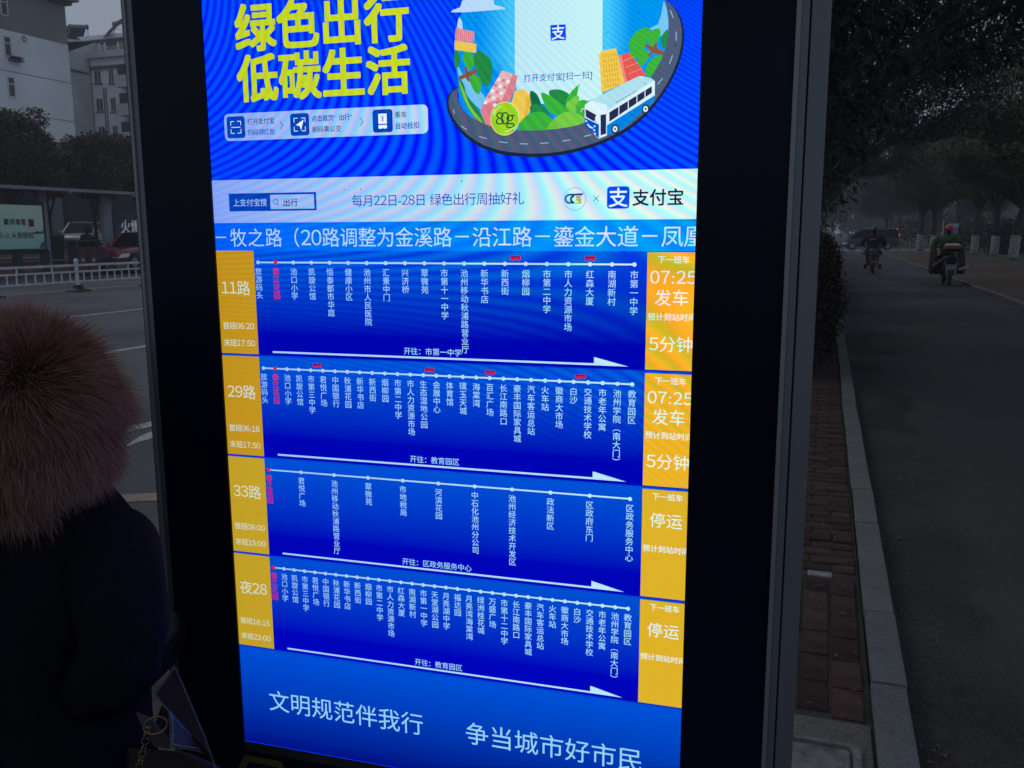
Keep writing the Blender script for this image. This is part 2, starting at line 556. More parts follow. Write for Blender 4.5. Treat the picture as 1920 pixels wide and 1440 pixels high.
MB().box((-0.17, -0.05, -0.02), (0.86, 0.19, zb - 0.001)).build('plinth', KM['body'], kiosk, bevel=0.006)
# hexagon decal under the screen
hx = [S(x, y) for x, y in ((462.5, 1411.7), (530, 1425))]
hs = hx[1][0] - hx[0][0]
hc = ((hx[0][0] + hx[1][0]) / 2, (hx[0][1] + hx[1][1]) / 2 - hs * 0.866)
hexo = MB()
yl = -0.0045
ring = []
for rr in (hs, hs * 0.80):
    ring.append([(hc[0] + rr * math.cos(math.radians(60 * i)), hc[1] + rr * math.sin(math.radians(60 * i))) for i in range(6)])
hexo.add([(p[0], yl, H + p[1]) for p in ring[0] + ring[1]], [(i, (i + 1) % 6, 6 + (i + 1) % 6, 6 + i) for i in range(6)])
cc = [(hc[0] + hs * .2 * math.cos(2 * math.pi * i / 20), hc[1] + hs * .42 + hs * .2 * math.sin(2 * math.pi * i / 20)) for i in range(20)]
hexo.add([(p[0], yl, H + p[1]) for p in cc], [tuple(range(20))])
body_ic = [(-.42, -.5), (-.36, 0), (-.15, .16), (.15, .16), (.36, 0), (.42, -.5)]
hexo.add([(hc[0] + a * hs, yl, H + hc[1] + b * hs) for a, b in body_ic], [tuple(range(6))])
hexo.build('hexagon_decal', KM['olive'], kiosk, fixn=False)

# ---- screen picture: flat print on a flat display, drawn in its own metres
def homog():
    a = KO - CAM
    rows = []
    for w in (lambda q: 960 * (q @ Fv) + FPX * (q @ Rv), lambda q: 720 * (q @ Fv) - FPX * (q @ Uv), lambda q: q @ Fv):
        rows.append((float(w(Kd)), float(w(np.array([0, 0, 1.0]))), float(w(a))))
    return rows
def moire_group():
    """the display's interference rings: phase of two slightly different grids over the panel"""
    g = bpy.data.node_groups.new('panel_rings', 'ShaderNodeTree')
    g.interface.new_socket('phase', in_out='OUTPUT', socket_type='NodeSocketFloat')
    g.interface.new_socket('amp', in_out='OUTPUT', socket_type='NodeSocketFloat')
    g.interface.new_socket('side', in_out='OUTPUT', socket_type='NodeSocketFloat')
    N, L = g.nodes, g.links
    tc = N.new('ShaderNodeTexCoord')
    sx = N.new('ShaderNodeSeparateXYZ')
    L.new(tc.outputs['Object'], sx.inputs[0])
    u, v = sx.outputs[0], sx.outputs[2]
    def op(o, a, b=None, c=None):
        n = N.new('ShaderNodeMath')
        n.operation = o
        for i, q in enumerate((a, b, c)):
            if q is None: continue
            if isinstance(q, (int, float)): n.inputs[i].default_value = q
            else: L.new(q, n.inputs[i])
        return n.outputs[0]
    def lin(r): return op('ADD', op('MULTIPLY_ADD', u, r[0], r[2]), op('MULTIPLY', v, r[1]))
    hr = homog()
    w = lin(hr[2])
    X = op('DIVIDE', lin(hr[0]), w)
    Y = op('DIVIDE', lin(hr[1]), w)
    k = 1.42e-4
    a = op('MULTIPLY', op('SUBTRACT', X, 850.0), op('SUBTRACT', Y, 530.0))
    dy = op('SUBTRACT', Y, 280.0)
    b = op('MULTIPLY', op('MULTIPLY', dy, dy), 0.72)
    ph = op('MULTIPLY', op('SUBTRACT', a, b), -k * 2 * math.pi)
    # local frequency decides how visible the rings are
    fx = op('MULTIPLY', op('SUBTRACT', Y, 530.0), k)
    fy = op('MULTIPLY', op('SUBTRACT', op('SUBTRACT', X, 850.0), op('MULTIPLY', dy, 1.44)), k)
    fr = op('SQRT', op('ADD', op('MULTIPLY', fx, fx), op('MULTIPLY', fy, fy)))
    mr = N.new('ShaderNodeMapRange')
    mr.inputs[1].default_value, mr.inputs[2].default_value = 0.05, 0.17
    mr.inputs[3].default_value, mr.inputs[4].default_value = 1.0, 0.12
    L.new(fr, mr.inputs[0])
    m2 = N.new('ShaderNodeMapRange')
    m2.inputs[1].default_value, m2.inputs[2].default_value = 470, 1150
    m2.inputs[3].default_value, m2.inputs[4].default_value = 1.0, 0.1
    L.new(Y, m2.inputs[0])
    go = N.new('NodeGroupOutput')
    L.new(ph, go.inputs[0])
    L.new(op('MULTIPLY', mr.outputs[0], m2.outputs[0]), go.inputs[1])
    L.new(u, go.inputs[2])
    return g
RINGS = moire_group()  # camera moire, put into the colour of the lit pixels
_em = {}
def led(c_right, amp=(0.3, 0.1, 0.0), side=0.62, grad=None, vr=(0, 1)):
    """colour of lit pixels (8-bit sRGB); amp: ring strength per channel; grad: second colour at the bottom vr[0] of the panel, first at vr[1]"""
    key = (c_right, amp, side, grad, vr)
    if key in _em: return _em[key]
    m = bpy.data.materials.new('lit pixels %d %d %d' % c_right)
    m.use_nodes = True
    nt = m.node_tree
    nt.nodes.clear()
    N, L = nt.nodes, nt.links
    gr = N.new('ShaderNodeGroup')
    gr.node_tree = RINGS
    def op(o, a, b=None, c=None):
        n = N.new('ShaderNodeMath')
        n.operation = o
        for i, q in enumerate((a, b, c)):
            if q is None: continue
            if isinstance(q, (int, float)): n.inputs[i].default_value = q
            else: L.new(q, n.inputs[i])
        return n.outputs[0]
    col = N.new('ShaderNodeMix')
    col.data_type = 'RGBA'
    c1 = srgb(*c_right)
    c2 = srgb(*grad) if grad else c1
    col.inputs[6].default_value = (*c2, 1)
    col.inputs[7].default_value = (*c1, 1)
    if grad:
        tc = N.new('ShaderNodeTexCoord')
        sx = N.new('ShaderNodeSeparateXYZ')
        L.new(tc.outputs['Object'], sx.inputs[0])
        mr = N.new('ShaderNodeMapRange')
        mr.inputs[1].default_value, mr.inputs[2].default_value = vr
        L.new(sx.outputs[2], mr.inputs[0])
        L.new(mr.outputs[0], col.inputs[0])
    sc = N.new('ShaderNodeSeparateColor')
    L.new(col.outputs[2], sc.inputs[0])
    cb = N.new('ShaderNodeCombineColor')
    sd = N.new('ShaderNodeMapRange')  # viewing-angle dimming towards the left edge, put into the emission
    sd.inputs[1].default_value, sd.inputs[2].default_value = 0.0, 0.62
    sd.inputs[3].default_value, sd.inputs[4].default_value = side, 1.0
    L.new(gr.outputs[2], sd.inputs[0])
    for i in range(3):
        s = op('SINE', op('ADD', gr.outputs[0], (0.0, 2.0, 3.6)[i]))
        f = op('MULTIPLY_ADD', op('MULTIPLY', s, gr.outputs[1]), amp[i], 1.0)
        v = op('MULTIPLY', sc.outputs[i], f)
        if i != 2 or c_right[0] > 60 and c_right[2] < 200: v = op('MULTIPLY', v, sd.outputs[0])
        L.new(v, cb.inputs[i])
    em = N.new('ShaderNodeEmission')
    em.inputs[1].default_value = GAIN
    L.new(cb.outputs[0], em.inputs[0])
    out = N.new('ShaderNodeOutputMaterial')
    L.new(em.outputs[0], out.inputs[0])
    _em[key] = m
    return m
WHITE = led((205, 250, 247), (0.32, 0.11, 0.08), 0.38)
TXT = led((170, 228, 250), (0.20, 0.06, 0.0), 0.72)
TXTR = led((225, 250, 245), (0.3, 0.06, 0.0), 0.8)
SKYB = led((0, 66, 250), (0.0, 0.92, 0.0), 0.85)

scr = MB().add([(U0 - .004, 0.0, VB - .004), (U1 + .004, 0.0, VB - .004), (U1 + .004, 0.0, VT), (U0 - .004, 0.0, VT)], [(0, 1, 2, 3)]).build('screen', SKYB, kiosk, fixn=False)
scr.location = (0, 0, H)
LAY = 0.00022
class Print(MB):
    """flat shapes on the display; layer = how many sheets up"""
    def poly(self, pts, layer, m=None):
        if m: self.mat(m)
        a = sum(pts[i][0] * pts[(i + 1) % len(pts)][1] - pts[(i + 1) % len(pts)][0] * pts[i][1] for i in range(len(pts)))
        if a < 0: pts = pts[::-1]
        self.add([(p[0], -LAY * layer, p[1]) for p in pts], [tuple(range(len(pts)))])
        return self
    def rect(self, u0, v0, u1, v1, layer, m=None):
        return self.poly([(u0, v0), (u1, v0), (u1, v1), (u0, v1)], layer, m)
    def rrect(self, u0, v0, u1, v1, r, layer, m=None):
        return self.poly([(p[0], p[1]) for p in rrect((u0 + u1) / 2, (v0 + v1) / 2, (u1 - u0) / 2, (v1 - v0) / 2, r, 0)], layer, m)
    def disc(self, u, v, r, layer, m=None, n=14, ry=None):
        return self.poly([(u + r * math.cos(2 * math.pi * i / n), v + (ry or r) * math.sin(2 * math.pi * i / n)) for i in range(n)], layer, m)
    def line(self, pts, w, layer, m=None):
        if m: self.mat(m)
        for a, b in zip(pts[:-1], pts[1:]):
            d = Vector((b[0] - a[0], b[1] - a[1]))
            if d.length == 0: continue
            n = Vector((-d.y, d.x)).normalized() * w / 2
            e = d.normalized() * w * 0.35
            self.poly([(a[0] - n.x - e.x, a[1] - n.y - e.y), (b[0] - n.x + e.x, b[1] - n.y + e.y), (b[0] + n.x + e.x, b[1] + n.y + e.y), (a[0] + n.x - e.x, a[1] + n.y - e.y)], layer)
        return self
    def glyph(self, ch, u, v, em, layer, bold=0.0, sx=1.0):
        vs, fs = glyph(ch)
        offs = [(0, 0)] if bold < 0.003 else [(-bold, 0), (bold, 0), (0, -bold), (0, bold)] if bold < 0.015 else [(bold * a, bold * c) for a in (-1, 0, 1) for c in (-1, 0, 1)]
        for k, (ox, oy) in enumerate(offs):
            b = len(self.v)
            self.v += [Vector((u + (x + ox) * em * sx, -LAY * (layer + k * 0.04), v + (y + oy) * em)) for x, y in vs]
            for f in fs:
                self.f.append([b + i for i in f])
                self.m.append(self.cur)
    def text(self, s, u, v, em, layer, m=None, bold=0.0, adv=1.0, fit=None):
        """v is the middle of the line; fit: total width"""
        if m: self.mat(m)
        ws = [(1.0 if ord(c) > 0x2000 else 0.30 if c in ':.-[]' else 0.32 if c == ' ' else 0.60) for c in s]
        if fit: adv = fit / (sum(ws) * em)
        for c, w in zip(s, ws):
            if c != ' ':
                off = 0.0
                if ord(c) < 0x2000:
                    vs, _ = glyph(c, bold)
                    x0, x1 = min(p[0] for p in vs), max(p[0] for p in vs)
                    off = (w * em * adv / em - (x1 - x0)) / 2 - x0
                    self.glyph(c, u + off * em, v - 0.36 * em, em, layer, bold)
                else:
                    self.glyph(c, u + (adv - 1) * em / 2, v - 0.38 * em, em, layer, bold)
            u += w * em * adv
        return self
    def column(self, s, u, vtop, em, pitch, layer, m=None, bold=0.0):
        if m: self.mat(m)
        for i, c in enumerate(s):
            if c in '（）':
                vs, fs = glyph(c, bold)
                b = len(self.v)
                cx, cy = u, vtop - (i + 0.5) * pitch
                self.v += [Vector((cx + (y - 0.38) * em, -LAY * layer, cy - (x - 0.5) * em)) for x, y in vs]
                for f in fs:
                    self.f.append([b + k for k in f])
                    self.m.append(self.cur)
            else:
                self.glyph(c, u - em / 2, vtop - (i + 0.5) * pitch - 0.38 * em, em, layer, bold)
        return self
    def done(self, name, parent=None):
        return self.build(name, None, parent or scr, fixn=False)

_fc = bpy.data.curves.new('lettering_source', 'FONT')
_fc.resolution_u = 3
_fo = bpy.data.objects.new('lettering_source', _fc)
COL.objects.link(_fo)
_gc = {}
def glyph(ch, bold=0.0):
    if ch.isdigit() or ch == 'g': ch = chr(ord(ch) + 0xFEE0)
    key = (ch, 0.0)
    if key not in _gc:
        _fc.body = ch
        bpy.context.view_layer.update()
        me = bpy.data.meshes.new_from_object(_fo.evaluated_get(bpy.context.evaluated_depsgraph_get()))
        _gc[key] = ([(v.co.x, v.co.y) for v in me.vertices], [tuple(p.vertices) for p in me.polygons])
        bpy.data.meshes.remove(me)
    return _gc[key]

# -- timetable rows
YEL = led((236, 180, 40), (0.30, 0.12, 0.0), 0.62)
YELB = led((214, 176, 44), (0.10, 0.05, 0.0), 0.80)
RED = led((235, 20, 10), (0.2, 0, 0), 0.95)
BRED = led((205, 30, 62), (0.25, 0, 0), 0.8)
LINE = led((190, 240, 252), (0.2, 0.08, 0.0), 0.62)
GAPL = led((0, 40, 170), (0, 0.3, 0), 0.9)
rows = [
 ('11路', '首班06:20', '末班17:50', '旅游码头 *春江花园 池口小学 凯旋公馆 恒泰都市华庭 健康小区 池州市人民医院 汇景中门 兴济桥 翠微苑 市第十一中学 池州移动秋浦路营业厅 新华书店 新西街 烟柳园 市第二中学 市人力资源市场 红森大厦 南湖新村 市第一中学', '开往：市第一中学', True, [0.4511, 0.55]),
 ('29路', '首班06:18', '末班17:50', '旅游码头 *春江花园 池口小学 凯旋公馆 市第三中学 君悦广场 中国银行 秋浦花园 新华书店 新西街 烟柳园 市第二中学 市人力资源市场 生态湿地公园 会展中心 体育馆 璞玉天城 海棠湾 百汇广场 长江南路口 豪丰国际家具城 汽车客运总站 火车站 徽商大市场 白沙 交通技术学校 市老年公寓 池州学院（南大门） 教育园区', '开往：教育园区', True, [0.1559, 0.3279, 0.4148, 0.5389]),
 ('33路', '首班08:00', '末班15:00', '*春江花园 君悦广场 池州移动秋浦路营业厅 翠微苑 市地税局 河滨花园 中石化池州分公司 池州经济技术开发区 政法新区 区政府东门 区政务服务中心', '开往：区政务服务中心', False, []),
 ('夜28', '首班18:15', '末班22:00', '*春江花园 池口小学 凯旋公馆 市第三中学 君悦广场 中国银行 秋浦花园 新华书店 新西街 烟柳园 市第二中学 市人力资源市场 红森大厦 南湖新村 市第一中学 天堂湖公园 月亮湖中学 福达园 月亮湾海棠湾 绿洲桂花城 万盛广场 市第十二中学 长江南路口 豪丰国际家具城 汽车客运总站 火车站 徽商大市场 白沙 交通技术学校 市老年公寓 池州学院（南大门） 教育园区', '开往：教育园区', False, []),
]
for k, (num, first, last, stops, dest, running, buses) in enumerate(rows):
    V0 = -0.0225 - 0.1524 * k
    bg = Print()
    gm = led((0, 88 - 3 * k, 222 - 4 * k), (0.0, 0.55, 0.0), 0.95, (0, 4, 176 + 4 * k), (V0 - 0.118, V0 - 0.0))
    bg.rect(U0, V0 - 0.1500, U1, V0 + 0.001, 1, gm)
    bg.rect(U0, V0 - 0.1524, U1, V0 - 0.1500, 1, led((0, 70, 205), (0, .3, 0), .9))
    bg.done('route_panel')
    y1 = YEL if k < 2 else YELB
    yb = Print()
    yb.rect(U0, V0 - 0.1487, 0.0617, V0 + 0.0002, 2, y1)
    yb.done('route_number_block')
    yb = Print()
    yb.rect(0.6225, V0 - 0.1487, U1, V0 - 0.001, 2, YEL if k < 2 else led((222, 178, 40), (0.12, 0.05, 0), 0.8))
    yb.done('departure_block')
    t = Print()
    wl = led((215, 232, 205), (0.1, 0.03, 0), 0.9)
    if num[0] == '夜':
        t.text('夜28', 0.0075, V0 - 0.0535, 0.0225, 3, wl, 0.0, adv=0.96)
    else:
        t.text(num, 0.0055, V0 - 0.0530, 0.0225, 3, wl, 0.0, adv=0.97)
    t.text(first, 0.0045, V0 - 0.1080, 0.0115, 3, wl, 0.004, fit=0.052)
    t.text(last, 0.0045, V0 - 0.1330, 0.0115, 3, wl, 0.004, fit=0.052)
    t.done('route_number_lettering')
    t = Print()
    t.text('下一班车', 0.6350, V0 - 0.0100, 0.0102, 3, TXTR, 0.008, fit=0.0400)
    if running:
        t.text('07:25', 0.6258, V0 - 0.0318, 0.0212, 3, TXTR, 0.0, fit=0.0585)
        t.text('发车', 0.6322, V0 - 0.0570, 0.0216, 3, TXTR, 0.0)
        t.text('5分钟', 0.6262, V0 - 0.1155, 0.0218, 3, TXTR, 0.0, fit=0.0560)
    else:
        t.text('停运', 0.6322, V0 - 0.0420, 0.0216, 3, TXTR, 0.0)
    t.text('预计到站时间', 0.6240, V0 - 0.0812, 0.0102, 3, TXTR, 0.008, fit=0.0610)
    t.done('departure_lettering')
    names = stops.split()
    n = len(names)
    ua, ub = 0.0685, 0.6065
    ln = Print()
    vl = V0 - 0.0162
    ln.rect(ua, vl - 0.0011, ub, vl + 0.0011, 3, LINE)
    st = Print()
    for i, s in enumerate(names):
        # spacing opens slightly towards the later stops, as on the real panel
        uu = ua + (ub - ua) * i / (n - 1)
        cur = s.startswith('*')
        ln.disc(uu, vl, 0.0028, 5 if cur else 4, RED if cur else LINE, 12)
        st.column(s.strip('*'), uu, V0 - 0.0233, 0.0112, 0.01135, 4, RED if cur else TXT, 0.0 if cur else 0.004)
    ln.done('route_line')
    st.done('stop_name_lettering')
    ar = Print()
    ar.poly([(0.0850, V0 - 0.1458), (0.6009, V0 - 0.1458), (0.5563, V0 - 0.1350), (0.5563, V0 - 0.1432), (0.0850, V0 - 0.1432)], 3, led((190, 235, 252), (0.18, 0.04, 0), 0.7))
    ar.done('direction_arrow')
    dt = Print()
    wd = len(dest) * 0.0106
    dt.text(dest, 0.3325 - wd / 2, V0 - 0.1358, 0.0106, 5, TXT, 0.004)
    dt.done('destination_lettering')
    for ub_ in buses:
        b = Print()
        vb = V0 - 0.0088
        b.rrect(ub_ - .0070, vb - .0020, ub_ + .0070, vb + .0028, .001, 5, BRED)
        dk = led((20, 10, 120), (0, 0, 0), 1)
        for j in range(4):
            b.rect(ub_ - .006 + j * .0031, vb + .0006, ub_ - .0038 + j * .0031, vb + .0024, 6, dk)
        b.disc(ub_ - .0042, vb - .0024, .0014, 6, BRED, 8)
        b.disc(ub_ + .0042, vb - .0024, .0014, 6, BRED, 8)
        b.done('bus_icon')
# -- bottom slogan
bt = Print()
bt.rect(U0, VB - .003, U1, -0.6321, 1, led((0, 80, 212), (0, 0.06, 0), 0.92, (0, 0, 128), (-0.800, -0.640)))
bt.done('slogan_panel')
t = Print()
t.text('文明规范伴我行', 0.0470, -0.7150, 0.0372, 3, led((150, 212, 246), (0, 0, 0), 0.95), 0.0)
t.text('争当城市好市民', 0.3715, -0.7155, 0.0372, 3, led((150, 212, 246), (0, 0, 0), 0.95), 0.0)
t.done('slogan_lettering')
# -- ticker
tk = Print()
tk.rect(U0, -0.0222, U1, 0.0169, 2, led((0, 150, 250), (0, 0.18, 0), 0.36))
tk.done('ticker_band')
t = Print()
tw = led((195, 236, 252), (0.25, 0.05, 0), 0.72)
u = 0.0247
seq = '牧之路（20路调整为金溪路-沿江路-鎏金大道-凤凰'
t.mat(tw)
t.rect(0.001, -0.0042, 0.0185, -0.0025, 4, tw)
for c in seq:
    if c in '20':
        vs_, _ = glyph(c, 0.0)
        gx0, gx1 = min(q_[0] for q_ in vs_), max(q_[0] for q_ in vs_)
        t.glyph(c, u + 0.0081 - (gx0 + gx1) / 2 * 0.0285, -0.0145, 0.0285, 4, 0.0)
        u += 0.0163
    elif c == '-':
        t.rect(u + .0040, -0.0042, u + .0235, -0.0025, 4, tw)
        u += 0.0275
    else:
        t.glyph(c, u, -0.0145, 0.0280, 4, 0.0)
        u += 0.0285 if u < .08 else 0.0275
        if c == '（': u = 0.1385
t.done('ticker_lettering')
# -- white banner
bn = Print()
bn.rect(U0, 0.0169, U1, 0.0766, 2, WHITE)
bn.done('banner')
NAVY = led((0, 70, 185), (0, 0.25, 0), 0.9)
INK = led((18, 40, 95), (0, 0.1, 0), 0.9)
t = Print()
t.rect(0.0264, 0.0330, 0.1650, 0.0578, 3, NAVY)
t.rect(0.0932, 0.0355, 0.1617, 0.0550, 4, WHITE)
t.text('上支付宝搜', 0.0330, 0.0450, 0.0112, 5, led((190, 225, 240), (.1, .05, 0), 0.7), 0.004, fit=0.0550)
t.text('出行', 0.1128, 0.0443, 0.0120, 5, INK, 0.008)
for i in range(18):
    a0, a1 = 2 * math.pi * i / 18, 2 * math.pi * (i + 1) / 18
    t.line([(0.1015 + .0036 * math.cos(a0), .0458 + .0036 * math.sin(a0)), (0.1015 + .0036 * math.cos(a1), .0458 + .0036 * math.sin(a1))], .0009, 5, NAVY)
t.line([(0.1040, 0.0432), (0.1060, 0.0408)], .0011, 5, NAVY)
t.done('search_box')
t = Print()
t.text('每月22日-28日 绿色出行周抽好礼', 0.2190, 0.0450, 0.0170, 4, NAVY, 0.0, fit=0.2440)
t.done('banner_lettering')
t = Print()
t.disc(0.5294, 0.0430, 0.0143, 3, led((90, 150, 215), (.1, .1, 0), .9), 32)
t.disc(0.5294, 0.0430, 0.0137, 4, WHITE, 32)
TE = led((0, 105, 175), (0, .1, 0), .9)
def arc(pr, cu, cv, r, a0, a1, w, layer, m, n=12):
    pr.line([(cu + r * math.cos(math.radians(a0 + (a1 - a0) * i / n)), cv + r * math.sin(math.radians(a0 + (a1 - a0) * i / n))) for i in range(n + 1)], w, layer, m)
arc(t, 0.5225, 0.0432, 0.0050, 90, 270, 0.0024, 5, TE)
t.poly([(0.5225, 0.0494), (0.5225, 0.0472), (0.5385, 0.0472), (0.5412, 0.0498)], 5, led((0, 60, 165), (0, .1, 0), .9))
arc(t, 0.5285, 0.0425, 0.0040, 100, 260, 0.0024, 6, led((20, 50, 45), (0, 0, 0), 1))
t.rect(0.5225, 0.0372, 0.5290, 0.0393, 5, TE)
t.rect(0.5310, 0.0445, 0.5372, 0.0462, 6, led((205, 70, 70), (0, 0, 0), 1))
t.poly([(0.5310, 0.0438), (0.5376, 0.0438), (0.5382, 0.0372), (0.5300, 0.0372), (0.5300, 0.0385), (0.5345, 0.0388), (0.5345, 0.0402), (0.5315, 0.0406)], 6, led((165, 190, 70), (0, 0, 0), 1))
t.line([(0.5535, 0.0464), (0.5600, 0.0397)], .0007, 4, INK)
t.line([(0.5535, 0.0397), (0.5600, 0.0464)], .0007, 4, INK)
BL = led((0, 75, 245), (0, 0.2, 0), 0.95)
t.rrect(0.5705, 0.0303, 0.5987, 0.0575, .004, 4, BL)
t.text('支', 0.5722, 0.0440, 0.0250, 5, led((235, 250, 255), (0, 0, 0), 1), 0.012)
t.done('company_logo')
t = Print()
t.text('支付宝', 0.6020, 0.0435, 0.0213, 4, led((15, 25, 60), (0, 0, 0), 1), 0.016)
t.done('company_name_lettering')
# -- headline
t = Print()
LIME = led((208, 226, 40), (0.12, 0.10, 0), 0.85)
t.text('绿色出行', 0.0500, 0.2785, 0.0650, 3, LIME, 0.026)
t.text('低碳生活', 0.0500, 0.2125, 0.0650, 3, LIME, 0.026)
t.done('headline_lettering')
t = Print()
t.rrect(0.0258, 0.1300, 0.3325, 0.1668, .007, 3, WHITE)
t.done('steps_panel')
t = Print()
ic = led((240, 250, 255), (0, 0, 0), 1)
for u0 in (0.0300, 0.1300, 0.2535):
    t.rrect(u0, 0.1335, u0 + 0.0290, 0.1630, .004, 4, NAVY)
def bracket(cu, cv, h, m):
    for sx in (-1, 1):
        for sy in (-1, 1):
            t.line([(cu + sx * h, cv + sy * h * .35), (cu + sx * h, cv + sy * h), (cu + sx * h * .35, cv + sy * h)], .0008, 5, m)
bracket(.0445, .1482, .0080, ic)
t.line([(.0375, .1482), (.0515, .1482)], .0008, 5, ic)
bracket(.1445, .1482, .0085, ic)
t.poly([(.1385, .1475), (.1508, .1545), (.1465, .1405), (.1445, .1465)], 5, ic)
t.poly([(.2620, .1575), (.2740, .1575), (.2740, .1445), (.2620, .1445)], 5, ic)
t.poly([(.2620, .1430), (.2740, .1430), (.2740, .1385), (.2690, .1385), (.2680, .1400), (.2670, .1385), (.2620, .1385)], 5, ic)
t.line([(.2658, .1550), (.2680, .1520), (.2702, .1550)], .0009, 6, NAVY)
t.line([(.2680, .1520), (.2680, .1470)], .0009, 6, NAVY)
t.line([(.2660, .1510), (.2700, .1510)], .0007, 6, NAVY)
t.line([(.2660, .1492), (.2700, .1492)], .0007, 6, NAVY)
for cu in (.1165, .2375):
    t.line([(cu - .002, .1535), (cu + .002, .1485), (cu - .002, .1435)], .0008, 5, INK)
t.done('step_icons')
t = Print()
t.text('打开支付宝', 0.0627, 0.1552, 0.0088, 4, INK, 0.006, fit=.0430)
t.text('扫码领红包', 0.0627, 0.1405, 0.0088, 4, NAVY, 0.014, fit=.0430)
t.text('点击首页“出行”', 0.1630, 0.1552, 0.0088, 4, NAVY, 0.014, fit=.0655)
t.text('刷码乘公交', 0.1630, 0.1410, 0.0088, 4, INK, 0.006, fit=.0440)
t.text('乘车', 0.2855, 0.1552, 0.0088, 4, INK, 0.006)
t.text('自动抵扣', 0.2855, 0.1410, 0.0088, 4, NAVY, 0.014)
t.done('steps_lettering')
# -- advert picture
def spline(pts, closed=True, k=5):
    """smooth outline through the points"""
    out, n = [], len(pts)
    for i in range(n if closed else n - 1):
        p = [pts[(i + j - 1) % n] if closed else pts[min(max(i + j - 1, 0), n - 1)] for j in range(4)]
        for s in range(k):
            t_ = s / k
            out.append(tuple(0.5 * ((2 * p[1][c]) + (-p[0][c] + p[2][c]) * t_ + (2 * p[0][c] - 5 * p[1][c] + 4 * p[2][c] - p[3][c]) * t_ ** 2 + (-p[0][c] + 3 * p[1][c] - 3 * p[2][c] + p[3][c]) * t_ ** 3) for c in range(2)))
    if not closed: out.append(pts[-1])
    return out
def art(pr, pts, layer, m, smooth=False):
    if smooth: pts = spline(pts)
    pr.poly([C6(*p) for p in pts], layer, m)
AV = dict(
    sky=led((0, 150, 240), (0, 0.22, 0), 0.8), sky2=led((90, 195, 245), (0.1, 0.1, 0), 0.85),
    cloud=led((190, 225, 250), (0.12, 0.05, 0), 0.8), pale=led((120, 200, 240), (0.1, 0.08, 0), 0.85),
    pink=led((225, 130, 145), (0.2, 0.1, 0), 0.8), pinkl=led((238, 185, 190), (0.2, 0.1, 0), 0.8), yel=led((240, 205, 85), (0.12, 0.08, 0), 0.85), yeld=led((225, 165, 40), (0.1, 0.08, 0), 0.85),
    red=led((228, 90, 85), (0.15, 0.1, 0), 0.9), redl=led((240, 140, 130), (0.15, 0.1, 0), 0.9),
    g1=led((60, 180, 60), (0.2, 0.12, 0), 0.85), g2=led((35, 140, 70), (0.2, 0.12, 0), 0.85), g3=led((120, 205, 70), (0.2, 0.12, 0), 0.85), g4=led((20, 110, 75), (0.2, 0.12, 0), 0.85),
    brown=led((140, 85, 65), (0.2, 0.1, 0), 0.85),
    road=led((78, 92, 122), (0.32, 0.12, 0), 0.95), rim=led((26, 38, 66), (0.1, 0.1, 0), 0.95), dash=led((150, 185, 205), (0.1, 0.1, 0), 0.9),
    lime=led((160, 215, 40), (0.2, 0.1, 0), 0.9), limeh=led((220, 245, 150), (0.1, 0.1, 0), 0.9), dkg=led((20, 85, 50), (0, 0, 0), 1),
    busw=led((222, 245, 252), (0.12, 0.06, 0), 0.9), bush=led((175, 225, 240), (0.1, 0.06, 0), 0.9), busb=led((0, 130, 225), (0, 0.1, 0), 0.9), busn=led((0, 85, 200), (0, 0.1, 0), 0.9), glass=led((38, 45, 85), (0.1, 0.1, 0), 0.9))
OUT = [(1640, -60), (1640, 0), (1700, 45), (1750, 120), (1776, 210), (1776, 310), (1755, 420), (1700, 560), (1610, 710), (1480, 860), (1330, 970), (1150, 1052), (950, 1108), (750, 1132), (560, 1126), (400, 1095), (260, 1030), (150, 930), (90, 830), (72, 750), (82, 695), (112, 655), (162, 625)]
INN = [(160, 660), (152, 700), (172, 770), (230, 832), (330, 888), (450, 925), (600, 940), (800, 936), (1000, 906), (1180, 840), (1330, 760), (1450, 670), (1535, 565), (1610, 440), (1655, 310), (1668, 190), (1660, 80), (1638, 0), (1640, -60)]
t = Print()
art(t, [(185, -60), (190, 80), (150, 140), (128, 250), (125, 400), (135, 500), (152, 600), (158, 700)] + spline(INN, False)[6:], 3, AV['sky'])
art(t, [(1200, -60), (1190, 400), (1300, 400), (1560, 420), (1640, 330), (1664, 190), (1638, 0), (1630, -60)], 4, AV['sky'])
for i in range(9):                     # the sky brightens softly towards the white panel
    f_ = i / 8
    cm = led((int(10 + 60 * f_), int(152 + 48 * f_), int(240 + 8 * f_)), (0, 0.22, 0), 0.8)
    art(t, [(300 + 26 * i, -60), (1400 - 20 * i, -60), (1400 - 20 * i, 330), (1230, 640), (560, 640), (300 + 26 * i, 420)], 4 + i * .08, cm)
art(t, [(146, 200), (150, 150), (160, 125), (178, 150), (186, 212)], 4.85, AV['cloud'])
art(t, [(1530, 205), (1590, 175), (1612, 110), (1632, 5), (1650, 60), (1664, 150), (1664, 260), (1600, 260)], 4.85, AV['pale'])
art(t, [(150, 480), (200, 560), (330, 680), (345, 750), (320, 790), (240, 720), (170, 600)], 4.85, AV['pale'], True)
t.done('advert_sky')
t = Print()
art(t, [(-60 + 160, 90), (110, 75), (165, 55), (180, 10), (230, -60), (400, -60), (412, 35), (495, 60), (480, 68), (200, 90)], 5, AV['cloud'])
t.done('advert_cloud')
t = Print()
art(t, [(560, -60), (1192, -60), (1188, 690), (1000, 760), (585, 740), (560, 540)], 6, WHITE)
lx, ly = 872, 235
art(t, [(lx - 56, ly - 52), (lx + 54, ly - 58), (lx + 57, ly + 55), (lx - 54, ly + 60)], 7, BL)
a_, b_ = C6(lx - 50, ly), C6(lx + 50, ly)
